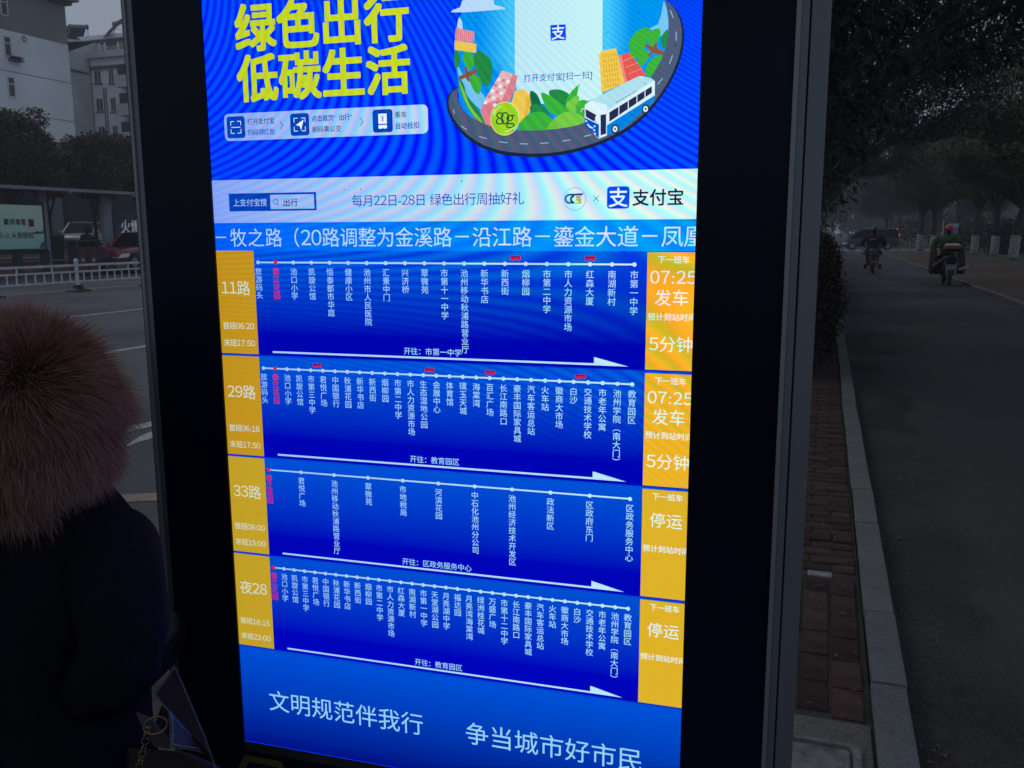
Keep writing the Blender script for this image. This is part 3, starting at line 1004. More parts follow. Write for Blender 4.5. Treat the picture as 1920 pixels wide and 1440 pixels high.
t.text('支', a_[0], (a_[1] + b_[1]) / 2, b_[0] - a_[0], 8, ic, 0.012)
a_, b_ = C6(622, 560), C6(1118, 545)
t.text('打开支付宝[扫一扫]', a_[0], (a_[1] + b_[1]) / 2, 0.0098, 8, NAVY, 0.004, fit=b_[0] - a_[0])
t.done('scan_code_panel')
t = Print()
art(t, [(135, 200), (268, 232), (265, 310), (130, 292)], 5, AV['pink'])
for i in range(9):
    x = 148 + i * 14
    art(t, [(x, 208 + i * 2), (x + 4, 209 + i * 2), (x + 4, 296 + i), (x, 295 + i)], 6, AV['pinkl'])
art(t, [(127, 292), (285, 318), (280, 382), (127, 360)], 6, AV['yel'])
art(t, [(470, 508), (580, 548), (560, 640), (520, 740), (545, 900), (355, 912), (312, 800), (350, 712)], 7, AV['pink'])
art(t, [(470, 508), (545, 535), (470, 720), (335, 745), (350, 712)], 8, AV['pinkl'])
for r in range(5):
    for c in range(3):
        bx, by = 440 + c * 33 - r * 24, 560 + r * 42 + c * 8
        art(t, [(bx, by), (bx + 22, by + 5), (bx + 14, by + 26), (bx - 8, by + 21)], 9, AV['pink'] if (r + c) % 2 else AV['busw'])
art(t, [(560, 655), (620, 640), (680, 690), (675, 790), (620, 890), (560, 880), (530, 760)], 7, AV['yel'])
for i in range(5):
    x = 642 + i * 7
    art(t, [(x, 690), (x + 3, 692), (x - 6, 870 - i * 20), (x - 9, 870 - i * 20)], 8, AV['yeld'])
art(t, [(1165, 392), (1198, 365), (1288, 348), (1352, 600), (1185, 672)], 7, AV['yel'])
for r in range(7):
    for c in range(6):
        x, y = 1188 + c * 19 + r * 3, 395 + r * 36 - c * 3
        art(t, [(x, y), (x + 8, y - 1), (x + 11, y + 24), (x + 3, y + 25)], 8, AV['yeld'])
art(t, [(1305, 405), (1385, 378), (1502, 540), (1352, 600)], 7, AV['red'])
for i in range(3):
    art(t, [(1335 + i * 20, 440 + i * 45), (1420 + i * 28, 408 + i * 42), (1424 + i * 28, 412 + i * 42), (1338 + i * 20, 446 + i * 45)], 8, AV['redl'])
art(t, [(1305, 405), (1325, 398), (1368, 592), (1352, 600)], 8, AV['redl'])
t.done('advert_buildings')
t = Print()
def blob(pts, m, layer=8): art(t, pts, layer, m, True)
for base in (0,):
    blob([(127, 365), (160, 385), (168, 440), (150, 485), (128, 480)], AV['g2'], 7)
    blob([(192, 385), (230, 375), (266, 405), (264, 470), (238, 508), (212, 480), (190, 430)], AV['g1'])
    blob([(268, 400), (300, 366), (345, 390), (392, 440), (400, 530), (372, 620), (330, 600), (290, 520), (266, 460)], AV['g2'])
    blob([(236, 560), (262, 538), (310, 560), (320, 620), (302, 678), (268, 655), (242, 600)], AV['g1'])
    art(t, [(160, 552), (205, 530), (198, 490), (210, 478), (222, 518), (280, 500), (290, 525), (230, 555), (240, 590), (222, 585), (208, 560), (165, 580)], 9, AV['brown'])
    blob([(1385, 300), (1440, 225), (1520, 200), (1534, 250), (1500, 330), (1470, 410), (1410, 420), (1388, 370)], AV['g1'])
    blob([(1525, 250), (1560, 215), (1602, 210), (1604, 260), (1570, 330), (1535, 335), (1520, 300)], AV['g1'])
    blob([(1618, 260), (1655, 215), (1664, 230), (1655, 330), (1630, 350), (1612, 300)], AV['g2'], 8)
    blob([(1442, 420), (1480, 370), (1525, 370), (1522, 420), (1480, 475), (1450, 465)], AV['g1'])
    blob([(1508, 480), (1560, 415), (1620, 405), (1600, 470), (1530, 560), (1505, 540)], AV['g1'])
    art(t, [(1495, 330), (1505, 318), (1555, 342), (1570, 310), (1584, 312), (1585, 348), (1640, 378), (1628, 402), (1560, 385), (1520, 412), (1512, 402), (1545, 375)], 9, AV['brown'])
blob([(155, 565), (195, 610), (215, 690), (275, 760), (320, 830), (345, 892), (300, 882), (235, 800), (185, 700)], AV['g2'], 9)
blob([(160, 580), (190, 640), (240, 760), (310, 850), (330, 888), (270, 840), (200, 720)], AV['g3'], 10)
blob([(672, 660), (720, 680), (755, 760), (800, 860), (720, 820), (680, 760)], AV['g4'], 9)
blob([(805, 670), (860, 645), (940, 670), (985, 740), (960, 800), (880, 790)], AV['g2'], 9)
blob([(940, 700), (1015, 618), (1005, 700), (975, 780), (930, 780)], AV['g1'], 10)
blob([(750, 672), (830, 700), (920, 770), (955, 815), (860, 830), (790, 780)], AV['g1'], 10)
blob([(930, 750), (1015, 690), (1020, 760), (985, 820), (950, 800)], AV['g3'], 11)
blob([(670, 770), (740, 755), (800, 800), (810, 850), (700, 850)], AV['g2'], 10)
blob([(1010, 740), (1078, 725), (1090, 800), (1050, 860), (1000, 830)], AV['g1'], 11)
blob([(590, 935), (610, 870), (680, 815), (760, 810), (830, 860), (860, 935), (700, 945)], AV['g1'], 12)
blob([(790, 938), (840, 860), (930, 808), (1030, 830), (1080, 890), (1000, 915), (880, 935)], AV['g3'], 12)
t.done('advert_greenery')
t = Print()
def ribbon(A, B, layer, m):
    t.mat(m)
    n = min(len(A), len(B))
    a = [A[int(i * (len(A) - 1) / 59)] for i in range(60)]
    b = [B[int(i * (len(B) - 1) / 59)] for i in range(60)]
    for i in range(59):
        t.poly([C6(*a[i]), C6(*a[i + 1]), C6(*b[i + 1]), C6(*b[i])], layer)
A = spline(OUT, False)
B = spline(INN[::-1], False)
ribbon(A, B, 13, AV['rim'])
Ai = [(a[0] + (0.5 * (b[0] - a[0])) * 0.26, a[1] + 0.5 * (b[1] - a[1]) * 0.26) for a, b in zip([A[int(i * (len(A) - 1) / 59)] for i in range(60)], [B[int(i * (len(B) - 1) / 59)] for i in range(60)])]
ribbon(Ai, B, 14, AV['road'])
for (x0, y0, x1, y1) in ((130, 820, 122, 790), (180, 908, 215, 935), (310, 985, 362, 1000), (450, 1022, 508, 1030), (600, 1037, 655, 1038), (750, 1034, 805, 1030), (905, 1018, 960, 1010), (1060, 985, 1110, 972), (1590, 610, 1622, 570), (1675, 460, 1695, 405), (1722, 295, 1722, 235), (1700, 130, 1680, 80)):
    t.line([C6(x0, y0), C6(x1, y1)], 0.0011, 15, AV['dash'])
t.done('advert_road')
t = Print()
a_ = C6(492, 857)
rr = C6(597, 857)[0] - a_[0]
t.disc(a_[0], a_[1], rr, 16, AV['limeh'], 36, ry=rr * 1.07)
t.disc(a_[0], a_[1], rr * .95, 17, AV['lime'], 36, ry=rr * 1.02)
arc(t, a_[0], a_[1], rr * .82, 110, 160, .0014, 18, AV['limeh'])
arc(t, a_[0], a_[1], rr * .82, 275, 320, .0014, 18, AV['limeh'])
t.text('80g', a_[0] - rr * .52, a_[1] + rr * .02, rr * 1.05, 18, AV['dkg'], 0.004, fit=rr * 1.08)
t.done('advert_badge')
t = Print()
def bus(pts, m, layer, smooth=False): art(t, pts, layer, m, smooth)
bus([(1066, 760), (1110, 725), (1440, 558), (1470, 552), (1545, 568), (1570, 590), (1568, 720), (1550, 745), (1340, 930), (1165, 1002), (1066, 900)], AV['busw'], 18)
bus([(1110, 725), (1440, 558), (1545, 568), (1560, 585), (1228, 800), (1225, 760)], AV['bush'], 19)
bus([(1225, 905), (1568, 690), (1568, 722), (1545, 750), (1340, 930), (1225, 980)], AV['busb'], 19)
bus([(1066, 850), (1168, 900), (1168, 1000), (1066, 905)], AV['busn'], 19)
bus([(1072, 788), (1148, 830), (1148, 885), (1075, 845)], AV['glass'], 20)
bus([(1180, 830), (1220, 825), (1220, 965), (1180, 978)], AV['glass'], 20)
for (xa, xb) in ((1243, 1308), (1314, 1376), (1382, 1438), (1444, 1496), (1502, 1548)):
    f = lambda x, top_: (812 - (x - 1243) * 0.615) if top_ else (880 - (x - 1243) * 0.680)
    bus([(xa, f(xa, 1)), (xb, f(xb, 1)), (xb, f(xb, 0)), (xa, f(xa, 0))], AV['glass'], 20)
for i in range(9):
    x, y = 1290 + i * 17, 740 - i * 9.6
    bus([(x, y), (x + 9, y - 5), (x + 9, y + 1), (x, y + 6)], AV['glass'], 20)
for (x, y) in ((1285, 932), (1503, 788)):
    c = C6(x, y)
    r0 = abs(C6(x + 28, y)[0] - c[0])
    t.disc(c[0], c[1], r0, 21, AV['glass'], 20, ry=r0 * 1.2)
    t.disc(c[0], c[1], r0 * .62, 22, AV['busw'], 16, ry=r0 * .75)
    t.disc(c[0], c[1], r0 * .25, 23, AV['glass'], 10, ry=r0 * .3)
t.line([C6(1088, 898), C6(1102, 915), C6(1122, 925)], .0016, 21, AV['busw'])
for (x, y) in ((1078, 875), (1138, 912), (1140, 965), (1135, 940)):
    c = C6(x, y)
    t.disc(c[0], c[1], .0012, 21, AV['busw'], 8)
t.line([C6(1075, 785), C6(1045, 788), C6(1040, 810)], .0008, 21, AV['busw'])
t.line([C6(1135, 880), C6(1146, 870), C6(1146, 845)], .0012, 21, AV['busw'])
t.done('advert_bus')
dk_ = Print()
dust = mat('dust speck', (0.01, 0.01, 0.012), .9)
for i in range(90):
    dk_.disc(R_.uniform(.01, .67), R_.uniform(-.78, .32), R_.uniform(.0004, .0010), 26, dust, 6, ry=R_.uniform(.0004, .0011))
dk_.done('dust_specks')['kind'] = 'stuff'
# ================================================================ FOLIAGE
def leaf_arrays(clumps, n, L, W, shell=0.45, droop=0.3, seed=1):
    """clumps: (centre, radii, weight); leaf-sized kites spread through their volume"""
    rg = np.random.default_rng(seed)
    w = np.array([c[2] for c in clumps], float)
    idx = rg.choice(len(clumps), n, p=w / w.sum())
    cen = np.array([c[0] for c in clumps])[idx]
    rad = np.array([c[1] for c in clumps])[idx]
    d = rg.normal(size=(n, 3))
    d /= np.linalg.norm(d, axis=1)[:, None]
    r = rg.uniform(shell, 1.0, n) ** 0.6
    p = cen + d * rad * r[:, None]
    ax = d * 0.7 + rg.normal(size=(n, 3)) * 0.6
    ax[:, 2] -= droop
    ax /= np.linalg.norm(ax, axis=1)[:, None]
    sd = np.cross(ax, rg.normal(size=(n, 3)))
    sd /= np.linalg.norm(sd, axis=1)[:, None]
    s = rg.uniform(0.65, 1.3, n)[:, None]
    a = p - ax * L / 2 * s
    c = p + ax * L / 2 * s
    nrm = np.cross(ax, sd)
    b = p - ax * L * .05 * s + sd * W / 2 * s + nrm * W * .15
    e = p - ax * L * .05 * s - sd * W / 2 * s + nrm * W * .15
    return np.stack([a, b, c, e], 1).reshape(-1, 3)
def leaf_mesh(name, verts, m, parent=None):
    n = len(verts) // 4
    me = bpy.data.meshes.new(name)
    me.vertices.add(n * 4)
    me.vertices.foreach_set('co', verts.astype(np.float32).ravel())
    me.loops.add(n * 4)
    me.loops.foreach_set('vertex_index', np.arange(n * 4, dtype=np.int32))
    me.polygons.add(n)
    me.polygons.foreach_set('loop_start', np.arange(0, n * 4, 4, dtype=np.int32))
    me.polygons.foreach_set('loop_total', np.full(n, 4, dtype=np.int32))
    me.materials.append(m)
    me.update(calc_edges=True)
    return link_mesh(name, me, parent)
def subclumps(cen, rad, k, frac, seed, flat=0.8):
    rg = random.Random(seed)
    out = []
    for i in range(k):
        d = Vector((rg.gauss(0, 1), rg.gauss(0, 1), rg.gauss(0, 1))).normalized()
        r = rg.uniform(0.45, 1.0)
        f = frac * rg.uniform(0.6, 1.35)
        c = Vector(cen) + Vector((d.x * rad[0], d.y * rad[1], d.z * rad[2])) * r * (1 - f * .6)
        out.append(((c.x, c.y, c.z), (rad[0] * f, rad[1] * f, rad[2] * f * flat), f ** 2))
    return out
LEAF = dict(
    dark=mat('dark evergreen leaf', (0.028, 0.042, 0.032), 0.7, var=0.4, scale=1.2, island=0.5, spec=0.15),
    street=mat('camphor leaf', (0.085, 0.092, 0.040), 0.7, var=0.45, scale=0.7, island=0.55, spec=0.2),
    far=mat('far leaf', (0.062, 0.075, 0.045), 0.8, var=0.4, scale=0.3, island=0.4, spec=0.2),
    olive=mat('olive brown leaf', (0.12, 0.092, 0.036), 0.75, var=0.5, scale=0.9, island=0.6, spec=0.2, col2=(0.045, 0.048, 0.024)),
    hedge=mat('red-brown hedge leaf', (0.060, 0.026, 0.026), 0.75, var=0.4, scale=1.5, island=0.6, spec=0.15, col2=(0.025, 0.030, 0.022)),
)
BARK = mat('dark bark', (0.045, 0.038, 0.032), 0.9, var=0.4, scale=8, bump=0.8, bscale=30, stretch=(1, 1, .25))
LIME_ = mat('whitewash', (0.27, 0.27, 0.265), 0.9, var=0.35, scale=9, bump=0.4, bscale=40)
def make_tree(loc, h_fork, r0, crown, n, L, W, lm, label, group, seed, wash=0.0, k=26, frac=0.42, lean=(0, 0), shell=0.35, droop=0.3):
    """crown: list of (centre, radii) in tree coordinates"""
    t = empty('tree', loc, 0, label, 'tree', group)
    rg = random.Random(seed)
    tr = MB()
    fk = Vector((lean[0], lean[1], h_fork))
    mid = Vector((lean[0] * .35 + rg.uniform(-.08, .08), lean[1] * .35, h_fork * .5))
    tr.tube([(0, 0, -0.15), (0, 0, .12), mid, fk], [r0 * 1.35, r0 * 1.08, r0, r0 * .85], 12)
    cl = []
    for (c, rad) in crown:
        sc = subclumps(c, rad, k, frac, seed + len(cl))
        cl += sc
        for j in range(4):
            tgt = Vector(sc[rg.randrange(len(sc))][0])
            m1 = fk.lerp(tgt, .45) + Vector((rg.uniform(-.25, .25), rg.uniform(-.25, .25), rg.uniform(0, .3)))
            tr.tube([fk - Vector((0, 0, .15)), m1, tgt], [r0 * .55, r0 * .34, r0 * .08], 7)
            for q in range(2):
                t2 = Vector(sc[rg.randrange(len(sc))][0])
                tr.tube([m1, m1.lerp(t2, .5) + Vector((0, 0, .15)), t2], [r0 * .26, r0 * .16, r0 * .04], 5)
    tr.build('trunk', BARK, t, smooth=True)
    if wash:
        wv = MB()
        f = wash / h_fork
        b = Vector((0, 0, .12)).lerp(mid, min(1, (wash - .12) / (mid.z - .12)))
        wv.tube([(0, 0, -.1), (0, 0, .12), b], [r0 * 1.35 + .012, r0 * 1.08 + .012, r0 + .02], 12)
        wv.build('whitewashed_base', LIME_, t, smooth=True)
    leaf_mesh('crown', leaf_arrays(cl, n, L, W, shell, droop, seed), lm, t)
    return t

# --- near row over the left edge of the lane: big dark evergreens
GN = 'dark evergreens along the left edge of the bike lane'
t_near = make_tree((-1.0, 9.0, 0), 2.0, 0.13, [((0, 0, 4.7), (2.5, 2.8, 3.3)), ((3.0, .3, 6.3), (3.2, 3.0, 1.7))], 18500, 0.15, 0.055, LEAF['dark'],
    'nearest dark evergreen overhanging the bike lane beside the kiosk', GN, 11, k=34, frac=.36, shell=.2, droop=.5)
t_b = make_tree((-1.1, 14.2, 0), 2.1, 0.14, [((0, 0, 4.6), (2.75, 2.9, 3.6)), ((4.0, .6, 5.9), (3.6, 3.2, 1.7))], 21500, 0.15, 0.055, LEAF['dark'],
    'second dark evergreen along the lane, its drooping twigs hanging over the hedge', GN, 12, k=40, frac=.34, shell=.2, droop=.5)
for yy, lb in ((3.6, 'evergreen right behind the kiosk whose unseen crown is added to shade the pavement'), (-3.5, 'unseen evergreen behind the photographer, added to shade the kerb')):  # unseen trees added for the shade they cast on kerb and pavers
    c = copy_tree(t_near)
    c.location = (-1.3, yy, .75)
    c.rotation_euler.z = .2
    c['label'] = lb
words = ['third', 'fourth', 'fifth', 'sixth', 'seventh', 'eighth']
for i, yy in enumerate((20.0, 26.5, 34, 43, 54, 68)):
    c = copy_tree(t_b if i % 2 == 0 else t_near)
    c.location = (-1.2 + R_.uniform(-.2, .15), yy, R_.uniform(-.2, .3))
    c.rotation_euler.z = (0.0, .35, -.3, .25, -.35, 0.15)[i]
    if i >= 3: c.scale = (.9, .9, 1.0)
    c['label'] = '%s dark evergreen from the kiosk in the row behind the roadside hedge' % words[i]

# --- right row with whitewashed trunks
GR = 'camphor trees with whitewashed trunks right of the bike lane'
rt = [
 (9.39 * 1.04, 55.57, 'tree with a whitewashed base nearest the right edge of the picture, its trunk bending right'),
 (10.06, 63.4, 'tree with a straight whitewashed trunk, second from the right edge'),
 (9.73, 67.43, 'tree with a whitewashed trunk just right of the rider in green'),
]
proto = make_tree((rt[0][0], rt[0][1], 0), 2.9, 0.24, [((0, 0, 7.0), (4.3, 4.2, 3.6)), ((-1.5, -.5, 5.4), (3.2, 3.4, 1.7))], 30000, 0.19, 0.085, LEAF['street'],
    rt[0][2], GR, 21, wash=1.35, k=40, frac=.33, lean=(.35, 0), shell=.25)
proto2 = make_tree((rt[1][0], rt[1][1], 0), 3.2, 0.22, [((0, 0, 7.3), (4.2, 4.4, 3.7)), ((1.0, -.8, 5.4), (3.4, 3.0, 1.6))], 30000, 0.19, 0.085, LEAF['street'],
    rt[1][2], GR, 22, wash=1.3, k=40, frac=.33, lean=(-.1, 0), shell=.25)
c = copy_tree(proto2); c.location = (rt[2][0], rt[2][1] + 1.5, 0); c.rotation_euler.z = 2.1; c['label'] = rt[2][2]
more = [(8.2, 79.5, .5, 'forked tree with a whitewashed base directly behind the helmet of the rider in green'), (7.4, 81.5, 1.5, 'dark forked tree left of the pink helmet beside the pale pole'),
        (9.8, 46.5, 4.0, 'tree just outside the right edge whose crown hangs into the picture, farther one'), (9.6, 38.0, 5.2, 'tree just outside the right edge whose crown hangs into the picture, middle one'),
        (9.0, 29.5, 1.1, 'nearest tree outside the right edge whose leafy boughs fill the upper right corner'), (9.0, 21.0, 3.6, 'tree beside the camera to the right of the lane, unseen and added for shade'), (9.2, 12.0, 2.2, 'tree right of the lane level with the manhole, unseen and added for shade'),  # last two are out of view, added to block sky light from the right
        (13.6, 60.0, 2.7, 'tree behind the roadside row, between its two rightmost trunks'), (14.5, 72.0, 3.4, 'tree standing behind the roadside row near the dark shrubs')]
for i, (x, y, r, lb) in enumerate(more):
    c = copy_tree(proto if i % 2 else proto2)
    c.location = (x, y, 0); c.rotation_euler.z = r; c['label'] = lb
# --- far trees past the crossing
GF = 'hazy trees beyond the crossing'
pf = make_tree((6.9, 118, 0), 2.6, 0.2, [((0, 0, 6.6), (4.4, 4.2, 4.2))], 16000, 0.30, 0.15, LEAF['far'], 'hazy tree with a pale painted base beyond the crossing, behind the van tail', GF, 31, wash=1.6, k=30, frac=.36, shell=.2)
fl = [(9.6, 152, 'slim painted trunk'), (11.2, 158, 'second slim painted trunk'), (13.2, 150, 'third slim painted trunk'), (12.0, 112, 'broad crown'), (17.5, 121, 'low spreading crown'), (3.2, 175, 'round crown'), (-2.6, 112, 'dark crown'), (-3.4, 135, 'tall crown'),
      (21, 100, 'wide crown'), (27, 112, 'tall pale crown'), (-1.0, 190, 'very distant crown'), (6.5, 200, 'faintest crown'), (16, 175, 'thin crown'), (24, 150, 'heavy crown'), (33, 128, 'outermost crown')]
for i, (x, y, lb) in enumerate(fl):
    c = copy_tree(pf)
    c.location = (x, y, 0); c.rotation_euler.z = i * 1.3
    s = 1 + (i % 4) * .12
    c.scale = (s, s, s * (1.2 if y > 140 else 1.0))
    c['label'] = 'hazy tree with a %s beyond the crossing, %s' % (lb, ('left of the road end', 'above the van', 'behind the pale pole', 'right of the small painted trunks')[0 if x < 2 else 1 if x < 8 else 2 if x < 15 else 3])

# --- hedge along the left kerb of the lane
hd = empty('hedge', (-0.45, 10.0, 0), 0, 'long dark red-brown clipped hedge running between the pavement and the kerb', 'hedge')
core = MB((-.45, 10, 0))
pr_ = []
for k in range(33):
    yy = 10.08 + k * 1.9
    w = R_.uniform(-.05, .06) - .13
    pr_.append([(-1.1, yy, 0), (.03 + w, yy, 0), (.10 + w, yy, .55), (.05 + w, yy, 1.15), (-.2, yy, 1.32), (-.9, yy, 1.32), (-1.15, yy, .9)])
core.loft(pr_)
core.build('inner_twigs', mat('dark twig mass', (0.018, 0.012, 0.011), 0.95), hd)
cl = []
for k in range(210):
    yy = 10.1 + (k / 210) ** 1.5 * 58
    bulge = 0.10 * math.sin(yy * 1.7) + .06 * math.sin(yy * 4.1)
    s_ = .26 + .1 * min(1, (yy - 10) / 20)
    for (cx, cz) in ((.08 + bulge, .3), (.14 + bulge, .7), (.06 + bulge, 1.15), (-.3, 1.38), (-.8, 1.35)):
        cl.append(((cx + .32, yy - 10, cz + R_.uniform(-.08, .08)), (s_ * .8, s_ * 1.2, s_), 1.0))
leaf_mesh('hedge_leaves', leaf_arrays(cl, 60000, 0.055, 0.032, .3, 0.0, 5), LEAF['hedge'], hd)
# dark shrubs behind the right row
cl = []
for k in range(70):
    cl.append(((R_.uniform(10.5, 30), 74 + R_.uniform(-5, 8), R_.uniform(.3, 1.7)), (1.4, 1.2, .9), 1))
sh = leaf_mesh('shrubbery', leaf_arrays(cl, 16000, 0.28, 0.15, .2, 0, 6), LEAF['dark'])
tag(sh, 'dark shrubbery massed behind the whitewashed trunks on the right', 'shrubs', kind='stuff')
cl = [((R_.uniform(-12, 46), R_.uniform(104, 128) if x > 0 else 115, R_.uniform(.3, 2.4)), (2.4, 1.8, 1.4), 1) for x in [1] * 60]
cl = [c for c in cl if not (-.6 < c[0][0] < 5.5)]
sh = leaf_mesh('far_shrubbery', leaf_arrays(cl, 14000, 0.4, 0.22, .2, 0, 8), LEAF['far'])
tag(sh, 'low hazy shrubbery beyond the crossing', 'shrubs', kind='stuff')
cl = []
for k in range(160):
    a = k / 160
    x = -60 + a * 150
    cl.append(((x, 250 + R_.uniform(-15, 15), R_.uniform(3, 11)), (7, 5, 5), 1))
fw = leaf_mesh('distant_wood', leaf_arrays(cl, 30000, 1.3, .8, .1, 0, 9), LEAF['far'])
tag(fw, 'grey-green distant wood closing the end of the street', 'wood', kind='stuff')

# leaf litter and grit in the gutters
lv = []
rg = np.random.default_rng(77)
n_ = 900
xx = np.where(rg.random(n_) < .55, .36 + np.abs(rg.normal(0, .10, n_)), rg.uniform(.4, 4.0, n_))
xx = np.where(rg.random(n_) < .25, rg.uniform(-.3, .21, n_), xx)
yy_ = 2.2 + rg.random(n_) ** 1.8 * 30
zz_ = np.where(xx < .34, .006, LZ + .006)
ang = rg.uniform(0, 6.28, n_)
sz = rg.uniform(.004, .016, n_) * np.where(rg.random(n_) < .2, 1.8, 1)
cx_, sx_ = np.cos(ang), np.sin(ang)
quad = []
for (a_, b_, h_) in ((-1, 0, 0), (0, .45, .3), (1, 0, 0), (0, -.45, .2)):
    quad.append(np.stack([xx + (a_ * cx_ - b_ * sx_) * sz, yy_ + (a_ * sx_ + b_ * cx_) * sz, zz_ + h_ * sz], 1))
lt = leaf_mesh('leaf_litter', np.stack(quad, 1).reshape(-1, 3), mat('dry litter', (.10, .07, .045), .9, island=.7))
tag(lt, 'scattered dry leaf litter and grit along the kerb', 'leaf litter', kind='stuff')
# pale pole and blue board among the far trees
P0 = AY(1766, 456, 100)
pl = MB((P0[0], P0[1], 0)).cyl((P0[0], P0[1], -.05), (P0[0], P0[1], 2.6), .07, .05, 10).cyl((P0[0], P0[1], -.05), (P0[0], P0[1], .15), .12, .12, 10).ball((P0[0], P0[1], 2.62), .09)
tag(pl.build('street_post', mat('pale paint', (.42, .43, .45), .6)), 'slim pale post standing left of the rider in green beyond the verge', 'post')
P0, P1 = AY(1779, 437, 96), AY(1797, 419, 96)
bd = empty('board', (P0[0], P0[1], 0), 0, 'pale blue board with a whitish top band between the forked trunks', 'sign')
mb = MB((P0[0], P0[1], 0))
mb.box((P0[0], P0[1], 1.45), (P1[0], P0[1] + .08, P1[2] - .35))
mb.build('panel', mat('faded blue panel', (.13, .19, .30), .6), bd)
MB((P0[0], P0[1], 0)).box((P0[0] - .03, P0[1] - .02, P1[2] - .348), (P1[0] + .03, P0[1] + .1, P1[2])).build('top_band', mat('whitish band', (.42, .45, .5), .6), bd)
for dx in (.1, P1[0] - P0[0] - .1):
    MB().cyl((dx, .04, -.05), (dx, .04, 1.46), .04).build('leg', mat('pale metal', (.4, .4, .42), .5), bd)

# ================================================================ CARS
GLASS = mat('dark car glass', (0.010, 0.012, 0.016), 0.4, spec=0.04)
TYRE = mat('tyre rubber', (0.02, 0.02, 0.022), 0.85)
RIMM = mat('alloy wheel', (0.42, 0.43, 0.45), 0.35, 0.8)
CHROME = mat('chrome trim', (0.6, 0.6, 0.62), 0.2, 1.0)
BLKP = mat('black plastic', (0.015, 0.015, 0.017), 0.6)
LAMPG = mat('headlamp lens', (0.62, 0.64, 0.68), 0.1, spec=0.8)
REDL = mat('red lamp lens', (0.45, 0.02, 0.02), 0.3)
PLATE = mat('blue number plate', (0.02, 0.06, 0.22), 0.5)
def car(name, loc, rz, paint, st, cab, W, wr, wx, label, cat, tail_on=False, trim=True):
    """st: body stations (x, z low, z belt, half width); cab: [(x, z, half width)...] bottom then top outline fractions; x runs forward"""
    c = empty(name, loc, rz, label, cat)
    b = MB()
    rings = []
    for x, z0, z1, w in st:
        rings.append([(x, -w * .9, z0), (x, -w, z0 + .14), (x, -w * 1.0, (z0 + z1) / 2 + .05), (x, -w * .97, z1 - .1), (x, -w * .88, z1), (x, 0, z1 + .025), (x, w * .88, z1), (x, w * .97, z1 - .1), (x, w, (z0 + z1) / 2 + .05), (x, w, z0 + .14), (x, w * .9, z0)])
    b.loft(rings)
    body = b.build('body', paint, c, smooth=False, bevel=0.02)
    (xr0, xr1, xf1, xf0, zb, zt) = cab
    wb, wt = W / 2 * .90, W / 2 * .74
    g = MB()
    lo = [(xr0, -wb, zb), (xf0, -wb, zb), (xf0, wb, zb), (xr0, wb, zb)]
    hi = [(xr1, -wt, zt - .05), (xf1, -wt, zt - .05), (xf1, wt, zt - .05), (xr1, wt, zt - .05)]
    g.hexa(lo + hi)
    g.build('glasshouse', GLASS, c)
    r = MB()
    rr = []
    for f in (0, .12, .5, .88, 1):
        x = xr1 + (xf1 - xr1) * f
        dz = -.035 if f in (0, 1) else 0
        rr.append([(x, -wt - .02, zt - .07 + dz), (x, -wt * .9, zt + dz - .01), (x, 0, zt + .02 + dz), (x, wt * .9, zt + dz - .01), (x, wt + .02, zt - .07 + dz)])
    r.loft(rr)
    r.build('roof', paint, c, smooth=False)
    p = MB()
    for s in (-1, 1):
        for (a, q) in (((xf0, zb), (xf1, zt - .05)), ((xr0, zb), (xr1, zt - .05))):
            p.tube([(a[0], s * wb, a[1]), (q[0], s * wt, q[1])], [.045, .04], 6)
        for f in ((.33, .66) if xf0 - xr0 > 2.9 else (.5,)):
            xa = xr0 + (xf0 - xr0) * (f * .9 + .03)
            xb = xr1 + (xf1 - xr1) * f
            p.tube([(xa, s * (wb + .005), zb), (xb, s * (wt + .005), zt - .05)], [.035, .03], 6)
    p.build('pillars', paint, c)
    for s in (-1, 1):
        for x in wx:
            w = MB()
            w.cyl((x, s * (W / 2 - .20), wr), (x, s * (W / 2 + .012), wr), wr, wr, 22)
            ty = w.build('wheel', TYRE, c, bevel=.015)
            h = MB()
            h.cyl((x, s * (W / 2 + .0), wr), (x, s * (W / 2 + .022), wr), wr * .62, wr * .60, 18)
            for k in range(5):
                a = 2 * math.pi * k / 5
                h.box((x - .03, s * (W / 2 + .026) - .006, wr), (x + .03, s * (W / 2 + .026) + .006, wr + wr * .55), Matrix.Rotation(a, 3, 'Y'), (x, s * (W / 2), wr))
            h.build('rim', RIMM, ty)
            ar = MB()
            ar.cyl((x, s * (W / 2 - .15), wr + .02), (x, s * (W / 2 + .004), wr + .02), wr * 1.16, wr * 1.16, 22)
            ar.build('wheel_arch', BLKP, c)
        xm = xf0 - .25
        m = MB()
        m.ball((xm, s * (W / 2 + .1), zb + .08), (.07, .11, .075), None, 10, 6)
        m.build('wing_mirror', paint, c, smooth=True)
    xf, zf = st[-1][0], st[-1][2]
    for s in (-1, 1):
        h = MB()
        h.hexa([(xf - .30, s * .52, zf - .22), (xf + .01, s * .45, zf - .20), (xf + .01, s * .80, zf - .22), (xf - .42, s * (W / 2 + .004), zf - .18),
                (xf - .28, s * .50, zf - .05), (xf - .02, s * .45, zf - .06), (xf - .12, s * .80, zf - .05), (xf - .5, s * (W / 2 - .01), zf - .02)])
        h.build('headlight', LAMPG, c)
        t = MB()
        xr = st[0][0]
        t.box((xr - .012, s * (W / 2 - .12) - .09, st[0][2] - .30), (xr + .1, s * (W / 2 - .12) + .09, st[0][2] - .05))
        t.build('tail_light', REDL, c)
    g = MB()
    g.box((xf - .01, -.42, zf - .22), (xf + .012, .42, zf - .08))
    g.build('grille', BLKP, c)
